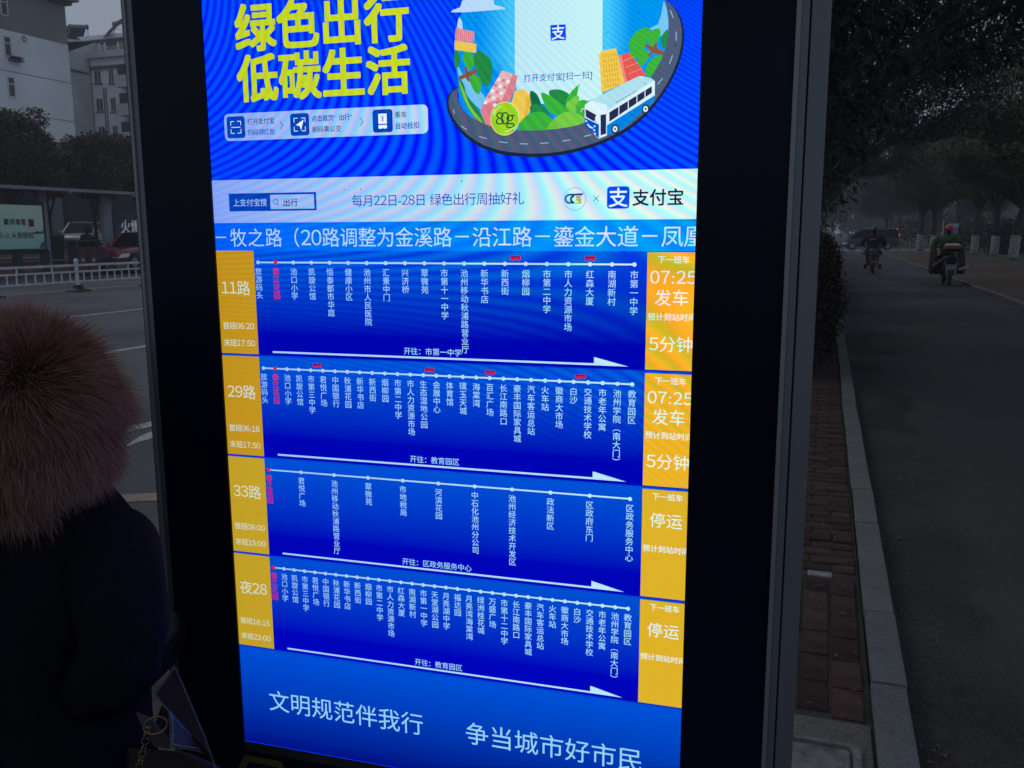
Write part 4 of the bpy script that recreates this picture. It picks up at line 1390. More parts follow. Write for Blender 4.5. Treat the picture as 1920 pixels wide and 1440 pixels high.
    if trim:
        g = MB()
        g.tube([(xf + .02, -.30, zf - .06), (xf + .03, -.12, zf - .20), (xf + .03, .12, zf - .20), (xf + .02, .30, zf - .06)], [.025] * 4, 6)
        g.build('grille_trim', CHROME, c)
    g = MB()
    g.box((xf - .02, -.6, st[-1][1] + .0), (xf + .02, .6, st[-1][1] + .16))
    g.build('bumper_intake', BLKP, c)
    g = MB()
    g.box((xf + .005, -.22, st[-1][1] + .18), (xf + .03, .22, st[-1][1] + .32))
    g.build('number_plate', PLATE, c)
    return c
van = car('van', (0, 0, 0), math.pi, mat('dark grey van paint', (0.030, 0.036, 0.048), 0.35, 0.3, coat=.4), [(-2.55, .35, 1.02, .84), (-2.45, .28, 1.05, .9), (-1, .25, 1.05, .92), (1.0, .25, 1.02, .92), (1.9, .27, .92, .90), (2.35, .30, .78, .84), (2.55, .34, .68, .70)],
    (-2.5, -2.35, .75, 1.95, 1.0, 1.92), 1.84, .33, (-1.55, 1.6), 'dark grey minivan crossing the end of the bike lane with a red light showing', 'van', tail_on=True, trim=False)
pv = (G(1595, 468, LZ) + G(1672, 468, LZ)) / 2
van.location = (3.95, 92.5, LZ)
van.rotation_euler.z = math.radians(180 + 4)
MB().box((-2.50, -.5, 1.86), (-2.42, -.1, 1.93)).build('brake_light', glow('lit brake lamp', (1, .15, .05), 2.5), van)
MB().box((-2.58, .60, 1.20), (-2.50, .86, 1.50)).build('brake_light', glow('dim tail lamp', (.8, .08, .06), 0.8), van)

# --- left side
RX = -21.0
rail = empty('street_railing', (RX, 20.7, RZD), 0, 'long white metal railing of rails and thin bars along the middle of the main road', 'railing')
WHT = mat('dirty white enamel', (0.66, 0.67, 0.69), 0.6, var=0.15, scale=6)
Yp = AX(147, 546, RX)[1]
zt_, zm_, zl_ = .68 - RZD, .49 - RZD, .20 - RZD
bal = stt = None
for k in range(-3, 9):
    y0 = k * 3.0
    mb = MB()
    mb.cyl((0, y0, .05), (0, y0, .90), .055, .055, 12).cyl((0, y0, .88), (0, y0, .92), .075, .075, 12).ball((0, y0, .93), (.06, .06, .05), None, 12, 6)
    mb.build('post', WHT, rail)
    mb = MB()
    mb.loft([[(-.22, y0 - .3, 0), (.22, y0 - .3, 0), (.22, y0 + .3, 0), (-.22, y0 + .3, 0)], [(-.2, y0 - .28, .05), (.2, y0 - .28, .05), (.2, y0 + .28, .05), (-.2, y0 + .28, .05)], [(-.09, y0 - .12, .10), (.09, y0 - .12, .10), (.09, y0 + .12, .10), (-.09, y0 + .12, .10)], [(-.08, y0 - .1, .2), (.08, y0 - .1, .2), (.08, y0 + .1, .2), (-.08, y0 + .1, .2)]])
    mb.build('post_foot', BLKP, rail)
    for z, r in ((zt_, .032), (zm_, .024), (zl_, .022)):
        MB().box((-r, y0 + .057, z - r), (r, y0 + 2.943, z + r)).build('rail', WHT, rail)
    for j in range(2):
        yy = y0 + .9 + j * 1.2
        if stt is None:
            stt = MB().box((-.016, -.02, 0), (.016, .02, zt_ - zm_ - .06)).build('strut', WHT, rail)
            o = stt
        else: o = link_mesh('strut', stt.data, rail)
        o.location = (0, yy, zm_ + .026)
    for j in range(9):
        yy = y0 + .26 + j * .31
        if bal is None:
            bal = MB().box((-.012, -.018, 0), (.012, .018, zm_ - zl_ - .05)).build('baluster', WHT, rail)
            o = bal
        else: o = link_mesh('baluster', bal.data, rail)
        o.location = (0, yy, zl_ + .024)
rail.location.y = Yp

def yz(x, y, X):
    p = AX(x, y, X)
    return float(p[1]), float(p[2])
def plane_text(name, s, y, z, em, X, m, parent, adv=1.0, bold=.012, org=(0, 0, 0)):
    t = MB(org)
    for i, ch in enumerate(s):
        vs, fs = glyph(ch)
        for k, (ox, oy) in enumerate(((-bold, 0), (bold, 0), (0, bold), (0, -bold))):
            t.add([(X + k * .0006, y + i * em * adv + (a + ox) * em, z + (b + oy - .38) * em) for a, b in vs], fs)
    return t.build(name, m, parent, fixn=False)

# bus shelter
SX = -31.0
ya, za = yz(0, 344, SX)
yb_, zb_ = yz(250, 364, SX)
shl = empty('bus_shelter', (SX, 28, 0.04), 0, 'bus shelter with a thin flat roof over two poster boxes across the main road', 'bus shelter')
SO = (SX, 28, 0.04)
GREYM = mat('pale grey steel', (0.30, 0.32, 0.36), 0.5, .3, var=.1, scale=2)
DKM = mat('dark shelter frame', (0.02, 0.022, 0.028), 0.5)
yend = yz(252, 364, SX)[0]
zr = 3.42
mb = MB(SO)
mb.box((SX - 1.6, 14, zr), (SX + .9, yend, zr + .05))
mb.build('roof', mat('dark roof sheet', (.05, .052, .06), .6), shl)
MB(SO).box((SX + .9, 14, zr - .05), (SX + 1.0, yend + .03, zr + .08)).build('roof_edge', GREYM, shl)
for xx in (131, 250):
    yy = yz(xx, 357, SX + 1)[0]
    MB(SO).box((SX + .86, yy - .07, zr - .12), (SX + 1.04, yy + .07, zr + .05)).build('roof_bracket', GREYM, shl)
for (xa, xb, zlo) in ((84, 93, .30), (197, 214, .05)):
    y0, y1 = yz(xa, 440, SX)[0], yz(xb, 440, SX)[0]
    MB(SO).box((SX - .2, y0, zlo), (SX, y1, zr - .001)).build('post', GREYM, shl)
for xa in (-60, -20, 32, 84):
    y0 = yz(xa, 490, SX)[0]
    MB(SO).box((SX - .25, y0, 0.04), (SX + .02, y0 + .28, .95)).build('leg', mat('dark plinth', (.05, .05, .052), .8), shl)
y0, z0 = 19.5, 1.0
y1, z1 = yz(84, 466, SX)
zt2 = yz(84, 386, SX)[1]
MB(SO).box((SX - .18, y0, z1 - .1), (SX + .02, y1 + .12, zt2 + .12)).build('poster_frame', DKM, shl)
pm = bpy.data.materials.new('teal poster')
pm.use_nodes = True
_n = pm.node_tree
_b = _n.nodes['Principled BSDF']
_tc = _n.nodes.new('ShaderNodeTexCoord')
_sx = _n.nodes.new('ShaderNodeSeparateXYZ')
_n.links.new(_tc.outputs['Object'], _sx.inputs[0])
_mr = _n.nodes.new('ShaderNodeMapRange')
_mr.inputs[1].default_value, _mr.inputs[2].default_value = .9, 2.7
_n.links.new(_sx.outputs[2], _mr.inputs[0])
_cr = _n.nodes.new('ShaderNodeMix')
_cr.data_type = 'RGBA'
_cr.inputs[6].default_value = (.12, .27, .28, 1)
_cr.inputs[7].default_value = (.30, .42, .38, 1)
_n.links.new(_mr.outputs[0], _cr.inputs[0])
_n.links.new(_cr.outputs[2], _b.inputs['Base Color'])
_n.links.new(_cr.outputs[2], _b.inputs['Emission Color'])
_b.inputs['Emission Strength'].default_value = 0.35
MB(SO).box((SX + .022, y0 + .08, z1), (SX + .026, y1, zt2)).build('poster', pm, shl)
INKP = mat('poster ink', (0.02, 0.03, 0.03), .7)
REDP = mat('poster red', (0.35, 0.02, 0.02), .7)
def pt_text(s, x0, x1, yc, m, nm='poster_lettering'):
    a, zc = yz(x0, yc, SX)
    b = yz(x1, yc, SX)[0]
    em = (b - a) / len(s)
    plane_text(nm, s, a, zc, em, SX + .030, m, shl, 1.0, .018, SO)
pt_text('赢得尊重', 5, 48, 416, INKP)
pt_text('从我做起', 20, 62, 441, INKP)
pt_text('礼让', -3, 18, 441, REDP)
a0, a1 = yz(53, 425, SX), yz(62, 411, SX)
MB(SO).box((SX + .028, a0[0], a0[1]), (SX + .031, a1[0], a1[1])).build('poster_seal', REDP, shl)
mt = [yz(*p, SX) for p in ((60, 437), (68, 433), (74, 435), (82, 432), (84, 438), (62, 439))]
MB(SO).add([(SX + .029, p[0], p[1]) for p in mt], [tuple(range(6))]).build('poster_hills', mat('poster hill ink', (.03, .14, .14), .7), shl, fixn=False)
mt = [yz(*p, SX) for p in ((73, 465), (76, 456), (81, 452), (85, 446), (85, 465))]
MB(SO).add([(SX + .029, p[0], p[1]) for p in mt], [tuple(range(5))]).build('poster_hills', mat('poster bank ink', (.04, .16, .13), .7), shl, fixn=False)
# second poster box, dark blue
y0, z0 = yz(214, 455, SX)
y1 = 37.2
MB(SO).box((SX - .18, y0, .9), (SX + .02, y1, 2.72)).build('poster_frame', DKM, shl)
MB(SO).box((SX + .022, y0 + .1, 1.0), (SX + .026, y1 - .1, 2.64)).build('poster', mat('dark blue poster', (.035, .06, .11), .5, var=.4, scale=1.2), shl)
WP = glow('pale poster ink', (.42, .46, .52), .5)
pt_text('火爆', 225, 263, 425, WP)
a, zc = yz(222, 445, SX)
tb = MB(SO)
for i in range(12):
    tb.box((SX + .028, a + i * .12, zc - .02), (SX + .030, a + i * .12 + R_.uniform(.05, .09), zc + .03))
tb.build('poster_small_print', mat('dim poster ink', (.18, .2, .24), .6), shl)
for (xx, yy) in ((224, 403), (236, 403)):
    a, zc = yz(xx, yy, SX)
    MB(SO).box((SX + .028, a, zc - .09), (SX + .030, a + .17, zc + .09)).build('poster_stamp', mat('dim poster mark', (.1, .11, .14), .6), shl)
MB(SO).box((SX - 1.1, 20, .45), (SX - .7, 36, .5)).build('bench_seat', GREYM, shl)

# litter bin with two red panels
BXX = -27.0
yb0, yb1 = yz(137, 490, BXX)[0], yz(180, 490, BXX)[0]
lb = empty('litter_bin', (BXX, (yb0 + yb1) / 2, .0), 0, 'twin litter bin with two dull red doors under a flat dark roof behind the railing', 'litter bin')
hw = (yb1 - yb0) / 2
rz_ = yz(150, 452, BXX)[1]
DR = mat('dull red door', (.12, .035, .028), .6, var=.2, scale=5)
MB().box((-.22, -hw - .12, rz_ - .03), (.26, hw + .12, rz_ + .03)).build('roof', DKM, lb, bevel=.01)
for s in (-1, 0, 1):
    MB().box((-.2, s * hw * .93 - .05, 0), (.2, s * hw * .93 + .05, rz_ - .032)).build('post', DKM, lb)
for s in (-1, 1):
    MB().box((-.17, s * hw * .47 - hw * .36, .08), (.19, s * hw * .47 + hw * .36, rz_ - .22)).build('door', DR, lb, bevel=.01)
    cm = MB()
    cm.cyl((.191, s * hw * .47, .62), (.2, s * hw * .47, .62), .075, .075, 14)
    cm.build('round_mark', mat('pale sticker', (.4, .4, .4), .6), lb)
P0 = AX(100, 470, -34.5)
gb = MB((P0[0], P0[1], 0.04))
gb.loft([[(P0[0] - .28, P0[1] - .3, .06), (P0[0] + .28, P0[1] - .3, .06), (P0[0] + .28, P0[1] + .3, .06), (P0[0] - .28, P0[1] + .3, .06)], [(P0[0] - .36, P0[1] - .38, 1.5), (P0[0] + .36, P0[1] - .38, 1.5), (P0[0] + .36, P0[1] + .38, 1.5), (P0[0] - .36, P0[1] + .38, 1.5)], [(P0[0] - .38, P0[1] - .4, 1.55), (P0[0] + .38, P0[1] - .4, 1.55), (P0[0] + .38, P0[1] + .4, 1.55), (P0[0] - .38, P0[1] + .4, 1.55)], [(P0[0] - .3, P0[1] - .3, 1.66), (P0[0] + .3, P0[1] - .3, 1.66), (P0[0] + .3, P0[1] + .3, 1.66), (P0[0] - .3, P0[1] + .3, 1.66)]])
tag(gb.build('wheelie_bin', mat('dark green plastic', (.015, .06, .03), .6)), 'dark green bin standing at the right end of the teal poster box', 'bin')

# cars beyond
def at_x(x, y, X): return AX(x, y, X)
red = car('suv', (-29.3, 0, .04), -math.pi / 2, mat('dark red car paint', (0.20, 0.012, 0.022), 0.3, 0.2, coat=.6), [(-2.2, .4, 1.02, .84), (-2.0, .3, 1.06, .9), (0, .28, 1.04, .92), (1.0, .28, 1.0, .92), (1.7, .3, .95, .9), (2.05, .34, .88, .82), (2.2, .4, .78, .7)],
    (-2.1, -1.8, -.15, .60, 1.0, 1.66), 1.84, .35, (-1.35, 1.4), 'dark red car with a chrome trimmed grille parked in front of the blue poster box', 'car')
yl_ = AX(207, 480, -28.6)[1]
red.location = (-29.3, yl_ + 2.2, .04)
red.rotation_euler.z = math.radians(-90 + 8)
wht = car('suv', (-41.5, 0, .04), -math.pi / 2, mat('silver white car paint', (0.50, 0.50, 0.50), 0.35, 0.1, coat=.5), [(-2.3, .45, 1.08, .86), (-2.1, .3, 1.12, .92), (0, .28, 1.1, .94), (.95, .28, 1.06, .94), (1.7, .3, 1.0, .92), (2.15, .34, .9, .84), (2.3, .4, .8, .7)],
    (-2.2, -1.8, .2, 1.05, 1.06, 1.72), 1.9, .36, (-1.4, 1.45), 'silvery white car parked side-on behind the bus shelter', 'car')
yl_ = AX(104, 445, -41.5)[1]
wht.location = (-41.5, yl_ + 2.1, .62)
wht.rotation_euler.z = math.radians(-90 + 28)
# raised parking terrace under the white car
tag(MB().box((-60, 10, -.1), (-36.5, 110, .45)).build('parking_terrace', M['farpave']), kind='structure')

# --- buildings on the left
PLAS = mat('weathered white render', (0.78, 0.80, 0.81), 0.85, var=0.10, scale=.25, bump=.1, detail=8)
PLAG = mat('grey render', (0.22, 0.22, 0.225), 0.85, var=0.12, scale=.4, detail=8)
PLAB = mat('pale grey render', (0.52, 0.53, 0.54), 0.85, var=0.15, scale=.3, detail=8)
TILE = mat('dark roof tile', (0.07, 0.068, 0.07), 0.85, var=.3, scale=1.5)
WFR = mat('white window frame', (0.62, 0.63, 0.64), .5)
WGL = mat('window glass', (0.03, 0.035, 0.042), .15, spec=.5)
STN = mat('stained ledge', (.09, .085, .08), .9, var=.3, scale=3)
BXP = -58.0
def bb(X, lo, hi, depth): return (X - depth, lo[0], lo[1]), (X, hi[0], hi[1])
yr = yz(133, 150, BXP)[0]
zband = yz(128, 85, BXP)[1]
ztop = yz(130, 5, BXP)[1]
bA = empty('apartment_block', (BXP, 40, .0), 0, 'nearer white apartment block with a grey upper storey filling the top left corner', 'building')
OA = (BXP, 40, 0)
yr_ = yr
MB(OA).box((BXP - 14, 15, -.1), (BXP, yr_, zband)).build('wall', PLAS, bA)
MB(OA).box((BXP - 14, 15, zband + .001), (BXP, yr_, ztop)).build('upper_wall', PLAG, bA)
MB(OA).box((BXP - 14.8, 14.5, ztop + .001), (BXP + .8, yr_ + .7, ztop + .35)).build('roof_eave', PLAG, bA)
MB(OA).box((BXP - 14.4, 14.8, ztop - .3), (BXP + .4, yr_ + .35, ztop - .001)).build('eave_moulding', STN, bA)
MB(OA).add([(BXP + .8, 14.5, ztop + .35), (BXP + .8, yr_ + .7, ztop + .35), (BXP - 6, yr_ + .7, ztop + 3.5), (BXP - 6, 14.5, ztop + 3.5), (BXP - 14.8, 14.5, ztop + .35), (BXP - 14.8, yr_ + .7, ztop + .35)], [(0, 1, 2, 3), (3, 2, 5, 4), (1, 5, 2), (0, 3, 4)]).build('roof', TILE, bA)
for yy in (130, 208, 285):
    zz = yz(0, yy, BXP)[1]
    MB(OA).box((BXP - .02, 15, zz - .025), (BXP + .012, yr_ - .01, zz + .02)).build('storey_joint', STN, bA)
def window(X, y0, y1, z0, z1, parent, org, sill=True):
    """opening frame proud of the wall, panes set back, transom light above"""
    f = MB(org)
    t = .09
    for (a, b, c, d) in ((y0, y1, z0, z0 + t), (y0, y1, z1 - t, z1), (y0, y0 + t, z0 + t, z1 - t), (y1 - t, y1, z0 + t, z1 - t)):
        f.box((X + .003, a, c), (X + .05, b, d))
    zt3 = z0 + (z1 - z0) * .66
    f.box((X + .003, y0 + t, zt3 - .04), (X + .045, y1 - t, zt3 + .04))
    w = f.build('window', WFR, parent)
    MB(org).box((X + .004, y0 + t, z0 + t), (X + .022, y1 - t, zt3 - .04)).build('pane', WGL, w)
    MB(org).box((X + .004, y0 + t, zt3 + .04), (X + .022, y1 - t, z1 - t)).build('pane', WGL, w)
    if sill: MB(org).box((X + .003, y0 - .1, z0 - .1), (X + .14, y1 + .1, z0 - .002)).build('sill', STN, w)
dz = (yz(6, 70, BXP)[1] - yz(14, 147, BXP)[1])
wy0, wy1 = yz(7, 88, BXP)[0], yz(21, 88, BXP)[0]
wz1, wz0 = yz(10, 67, BXP)[1], yz(18, 107, BXP)[1]
for k in (-5, -4, -3, -2, -1, 0, 1):
    window(BXP, wy0, wy1, wz0 + k * dz, wz1 + k * dz, bA, OA, False)
    window(BXP, wy0 - 7, wy1 - 7, wz0 + k * dz, wz1 + k * dz, bA, OA, False)
a, b = yz(15, 113, BXP), yz(38, 116, BXP)
pot = empty('window_box', (BXP, (a[0] + b[0]) / 2, b[1]), 0, 'narrow wall shelf with withered plants under the upper left window', 'window box')
MB().box((.003, -(b[0] - a[0]) / 2, -.05), (.45, (b[0] - a[0]) / 2, .03)).build('shelf', STN, pot)
leaf_mesh('plants', leaf_arrays([((.25, t_, .16), (.22, .22, .12), 1) for t_ in np.linspace(-(b[0] - a[0]) / 2 + .2, (b[0] - a[0]) / 2 - .2, 6)], 500, .14, .06, .1, 0, 3), LEAF['olive'], pot)
# vent mark
p = yz(45, 73, BXP)
MB(OA).torus((BXP + .01, p[0], p[1]), .17, .06, Matrix.Rotation(math.pi / 2, 3, 'Y'), 14, 5).build('vent_ring', mat('faded vent', (.26, .26, .27), .9), bA)
# grille podium in front of it
q0, q1 = yz(-30, 262, -46), yz(134, 272, -46)
pd = empty('podium_building', (-46, 40, 0), 0, 'low dark shopfront building with grey columns behind the bus shelter', 'building')
OP = (-46, 40, 0)
MB(OP).box((-56, 12, -.1), (-46.6, 95, q1[1] - .4)).build('wall', mat('dark shopfront', (.016, .017, .02), .6, var=.3, scale=.6), pd)
MB(OP).box((-56.5, 11.6, q1[1] - .399), (-45.6, 95, q1[1])).build('cornice', PLAG, pd)
for xx in (97, 113):
    y_ = yz(xx, 410, -46)[0]
    MB(OP).box((-46.598, y_ - .35, -.05), (-46.1, y_ + .35, q1[1] - .401)).build('column', mat('blue-grey column', (.16, .18, .20), .8), pd)

# further block, facade towards us
BY = 80.0
def xz(x, y, Y=BY):
    p = AY(x, y, Y)
    return float(p[0]), float(p[2])
bB = empty('apartment_block', (-70, BY, 0), 0, 'farther white apartment block with dark tiled roofs and solar heaters beside the kiosk edge', 'building')
OB = (-70, BY, 0)
xl, zcor = xz(169, 118)
zev = xz(168, 106)[1]
MB(OB).box((xl, BY, -.1), (xl + 26, BY + 12, zev - .3)).build('wall', PLAS, bB)
MB(OB).box((xl - .5, BY - .55, zev - .3 + .001), (xl + 26.5, BY + .25, zev + .35)).build('parapet', PLAB, bB)
MB(OB).box((xl - .25, BY - .25, zev - 1.4), (xl + 26.2, BY - .003, zev - 1.1)).build('string_course', STN, bB)
# dark roof rising behind the parapet
zr1 = xz(228, 68, BY + 4)[1]
MB(OB).hexa([(xl + .3, BY + .3, zev + .3), (xl + 26, BY + .3, zev + .3), (xl + 26, BY + 11, zev + .3), (xl + .3, BY + 11, zev + .3), (xl + 3.2, BY + 4, zr1), (xl + 26, BY + 4, zr1), (xl + 26, BY + 8, zr1), (xl + 3.2, BY + 8, zr1)]).build('roof', TILE, bB)
MB(OB).box((xl - 9, BY + 4.6, zev - 2), (xl + 3.1, BY + 9, zr1 - .002)).build('rear_roof', TILE, bB)
MB(OB).box((xl - 9, BY + 4.3, zr1), (xl + 26, BY + 4.7, zr1 + .45)).build('ridge_parapet', PLAS, bB)
for xx in (185, 195, 220):
    a = xz(xx, 100)
    MB(OB).cyl((a[0], BY + .2, zev + .45), (a[0], BY + .2, zev + 1.3), .09).build('roof_pipe', WFR, bB)
# side wall of the wing coming towards us, with its gable
XW = xl - .01
yw0 = AX(127, 200, XW)[1]
zg0 = float(AX(132, 104, XW)[2])
MB(OB).box((XW - 11, yw0 - 6, -.1), (XW, BY + 8, float(AX(168, 108, XW)[2]))).build('wing_wall', PLAB, bB)
ga = [(BY + 3.9, float(AX(168, 108, XW)[2])), (yw0 - 6, float(AX(168, 108, XW)[2])), (yw0, float(AX(134, 104, XW)[2])), (min(BY + 3.2, AX(176, 80, XW)[1]), float(AX(176, 80, XW)[2])), (BY + 3.9, float(AX(176, 80, XW)[2]))]
MB(OB).prism([(XW - .3, g_[0], g_[1] + .003) for g_ in ga], (.3, 0, 0)).build('gable', PLAB, bB)
zz = float(AX(150, 135, XW)[2])
MB(OB).box((XW + .002, yw0 - 5, zz - .12), (XW + .06, BY - .3, zz + .12)).build('string_course', STN, bB)
def fwindow(x0, x1, y0, y1, k):
    a, b = xz(x0, y1), xz(x1, y0)
    X0, X1, Z0, Z1 = a[0], b[0], a[1] + k, b[1] + k
    f = MB(OB)
    t = .08
    for (p, q, c, d) in ((X0, X1, Z0, Z0 + t), (X0, X1, Z1 - t, Z1), (X0, X0 + t, Z0 + t, Z1 - t), (X1 - t, X1, Z0 + t, Z1 - t), ((X0 + X1) / 2 - .04, (X0 + X1) / 2 + .04, Z0 + t, Z1 - t)):
        f.box((p, BY - .06, c), (q, BY - .003, d))
    w = f.build('window', WFR, bB)
    for (p, q) in ((X0 + t, (X0 + X1) / 2 - .04), ((X0 + X1) / 2 + .04, X1 - t)):
        MB(OB).box((p, BY - .03, Z0 + t), (q, BY - .004, Z1 - t)).build('pane', WGL, w)
    MB(OB).box((X0 - .1, BY - .16, Z0 - .1), (X1 + .1, BY - .003, Z0 - .002)).build('sill', STN, w)
sto = xz(183, 130)[1] - xz(183, 183)[1]
for k in range(-5, 1):
    fwindow(178, 189, 131, 157, k * sto)
    fwindow(205, 213, 129, 157, k * sto)
    a = xz(228, 126)
    MB(OB).box((a[0], BY - 1.1, a[1] - 2.2 + k * sto), (a[0] + 5, BY - .003, a[1] - 1.0 + k * sto)).build('balcony', PLAB, bB)
    MB(OB).box((a[0] + .2, BY - .9, a[1] - 1.0 + k * sto), (a[0] + 4.8, BY - .003, a[1] + .1 + k * sto)).build('balcony_glazing', WGL, bB)
for xx in (195, 199, 173):
    a = xz(xx, 170)
    MB(OB).cyl((a[0], BY - .08, 1), (a[0], BY - .08, xz(xx, 165 if xx != 173 else 115)[1]), .05, .05, 6).build('drainpipe', STN, bB)
# solar water heaters on the ridge
def heater(x, y, label, col):
    Yh = BY + 5.4
    a = xz(x, y, Yh)
    h = empty('solar_heater', (a[0], Yh, zr1 + .1), 0, label, 'solar heater', 'solar water heaters on the roof ridge')
    MB().cyl((-.9, 0, 1.75), (.9, 0, 1.75), .24, .24, 14).build('tank', mat('grey tank', (.2, .2, .22), .5), h)
    for s in (-1, 1):
        MB().cyl((s * .9, 0, 1.75), (s * 1.05, 0, 1.75), .28, .24, 14).build('tank_end', mat('tank cap', col, .6), h)
    MB().hexa([(-.8, -1.55, .05), (.8, -1.55, .05), (.8, -1.45, .12), (-.8, -1.45, .12), (-.8, -.1, 1.6), (.8, -.1, 1.6), (.8, 0, 1.66), (-.8, 0, 1.66)]).build('collector', mat('dark tubes', (.012, .014, .022), .8, spec=.1), h)
    fr_ = MB()
    for s in (-1, 1):
        fr_.tube([(s, 0, .0), (s, 0, 1.5)], [.035, .035], 5).tube([(s, -1.5, .0), (s, 0, 1.6)], [.03, .03], 5).tube([(s, -.75, .8), (s, 0, .8)], [.025, .025], 5)
    fr_.build('stand', GREYM, h)
    return h
heater(127, 60, 'solar water heater with a blue-capped tank at the left end of the roof ridge', (.03, .05, .2)).rotation_euler.z = .5
heater(148, 60, 'solar water heater with a red-brown capped tank in the middle of the roof ridge', (.12, .03, .03)).rotation_euler.z = .5
heater(222, 55, 'solar water heater on an open stand nearest the kiosk frame', (.1, .1, .12)).rotation_euler.z = -.4

# trees behind the shelter
GL = 'olive brown trees behind the bus shelter'
def left_tree(cx, cy, rx, rz__, X, label, seed, n=15000):
    c = AX(cx, cy, X)
    s = float(np.linalg.norm(c - CAM)) / FPX
    return make_tree((X, float(c[1]), 0), 2.6, .14, [((0, 0, float(c[2])), (rx * s, rx * s, rz__ * s))], n, .17, .10, LEAF['olive'], label, GL, seed, k=34, frac=.36, shell=.2)
left_tree(12, 282, 92, 86, -37.0, 'tall ragged olive tree at the left edge behind the teal poster', 41, 22000)
left_tree(84, 318, 50, 56, -38.0, 'olive tree with open twigs against the white block wall', 42)
left_tree(190, 308, 62, 72, -37.5, 'dense rounded olive tree against the farther block beside the kiosk', 43, 20000)
left_tree(172, 338, 50, 46, -39.5, 'low olive tree between the other two behind the shelter roof', 44, 10000)
left_tree(262, 306, 62, 72, -37.5, 'olive tree mostly hidden by the left edge of the kiosk', 45, 16000)
left_tree(-105, 270, 80, 90, -37.5, 'olive tree just outside the left edge of the picture', 46, 12000)
# ================================================================ PEOPLE AND THEIR SCOOTERS
def skin_figure(name, joints, bones, m, parent, sub=2, root=None, smooth=True):
    """one continuous body grown over a jointed skeleton: joints name -> (position, radius)"""
    keys = list(joints)
    me = bpy.data.meshes.new(name + '_bones')
    me.from_pydata([joints[k][0] for k in keys], [(keys.index(a), keys.index(b)) for a, b in bones], [])
    o = bpy.data.objects.new(name, me)
    COL.objects.link(o)
    md = o.modifiers.new('skin', 'SKIN')
    md.use_smooth_shade = True
    for i, k in enumerate(keys):
        r = joints[k][1]
        me.skin_vertices[0].data[i].radius = (r, r) if not hasattr(r, '__len__') else r
        me.skin_vertices[0].data[i].use_root = (k == (root or keys[0]))
    ms = o.modifiers.new('sub', 'SUBSURF')
    ms.levels = ms.render_levels = sub
    bpy.context.view_layer.update()
    fin = bpy.data.meshes.new_from_object(o.evaluated_get(bpy.context.evaluated_depsgraph_get()))
    bpy.data.objects.remove(o)
    fin.name = name
    fin.materials.clear()
    fin.materials.append(m)
    fin.polygons.foreach_set('use_smooth', [True] * len(fin.polygons))
    return link_mesh(name, fin, parent)

SKIN_ = mat('skin', (.35, .21, .16), .6)
BLKC = mat('black cloth', (.010, .011, .014), .85, var=.3, scale=8)
GRNC = mat('green padded cloth', (.060, .125, .028), .85, var=.25, scale=5)
MARC = mat('dark maroon quilted apron', (.028, .010, .012), .75, var=.4, scale=5)
NAVC = mat('dark trousers', (.012, .013, .018), .85)
SHOE = mat('dark shoe', (.015, .014, .014), .6)
def rider(loc, rz, cloth, label, lean=0.0, scale=1.0, width=1.0):
    p = empty('person', loc, rz, label, 'person')
    w = width
    J = {'pelvis': ((0, -.05, .83), (.155 * w, .13)), 'waist': ((0, 0, .98), (.15 * w, .12)), 'chest': ((0, .05 + lean, 1.20), (.18 * w, .13)), 'neck': ((0, .08 + lean, 1.40), .06), 'head': ((0, .10 + lean, 1.52), (.085, .10)), 'crown': ((0, .10 + lean, 1.62), .075)}
    B = [('pelvis', 'waist'), ('waist', 'chest'), ('chest', 'neck'), ('neck', 'head'), ('head', 'crown')]
    for s, n in ((-1, 'l'), (1, 'r')):
        J.update({n + 'sh': ((s * .21 * w, .06 + lean, 1.31), .075), n + 'el': ((s * .31 * w, .20 + lean, 1.03), .055), n + 'wr': ((s * .33, .46 + lean * .5, 1.02), .038), n + 'ha': ((s * .31, .53 + lean * .5, 1.03), .035),
                  n + 'hip': ((s * .12, -.02, .80), .10), n + 'kn': ((s * .19, .40, .74), .075), n + 'an': ((s * .17, .38, .36), .05), n + 'to': ((s * .17, .50, .31), .042)})
        B += [('chest', n + 'sh'), (n + 'sh', n + 'el'), (n + 'el', n + 'wr'), (n + 'wr', n + 'ha'), ('pelvis', n + 'hip'), (n + 'hip', n + 'kn'), (n + 'kn', n + 'an'), (n + 'an', n + 'to')]
    skin_figure('body', {k: (v[0], tuple(q_ * .8 for q_ in v[1]) if hasattr(v[1], '__len__') else v[1] * (.85 if k[1:] in ('sh', 'el', 'wr') else 1)) for k, v in J.items()}, B, NAVC, p)
    K = {k: ((v[0]), tuple(q + .028 for q in v[1]) if hasattr(v[1], '__len__') else v[1] + .024) for k, v in J.items() if k in ('pelvis', 'waist', 'chest', 'lsh', 'rsh', 'lel', 'rel', 'lwr', 'rwr')}
    K['collar'] = ((0, .075 + lean, 1.39), .085)
    skin_figure('jacket', K, [('pelvis', 'waist'), ('waist', 'chest'), ('chest', 'collar'), ('chest', 'lsh'), ('chest', 'rsh'), ('lsh', 'lel'), ('rsh', 'rel'), ('lel', 'lwr'), ('rel', 'rwr')], cloth, p, root='chest')
    p.scale = (scale,) * 3
    return p

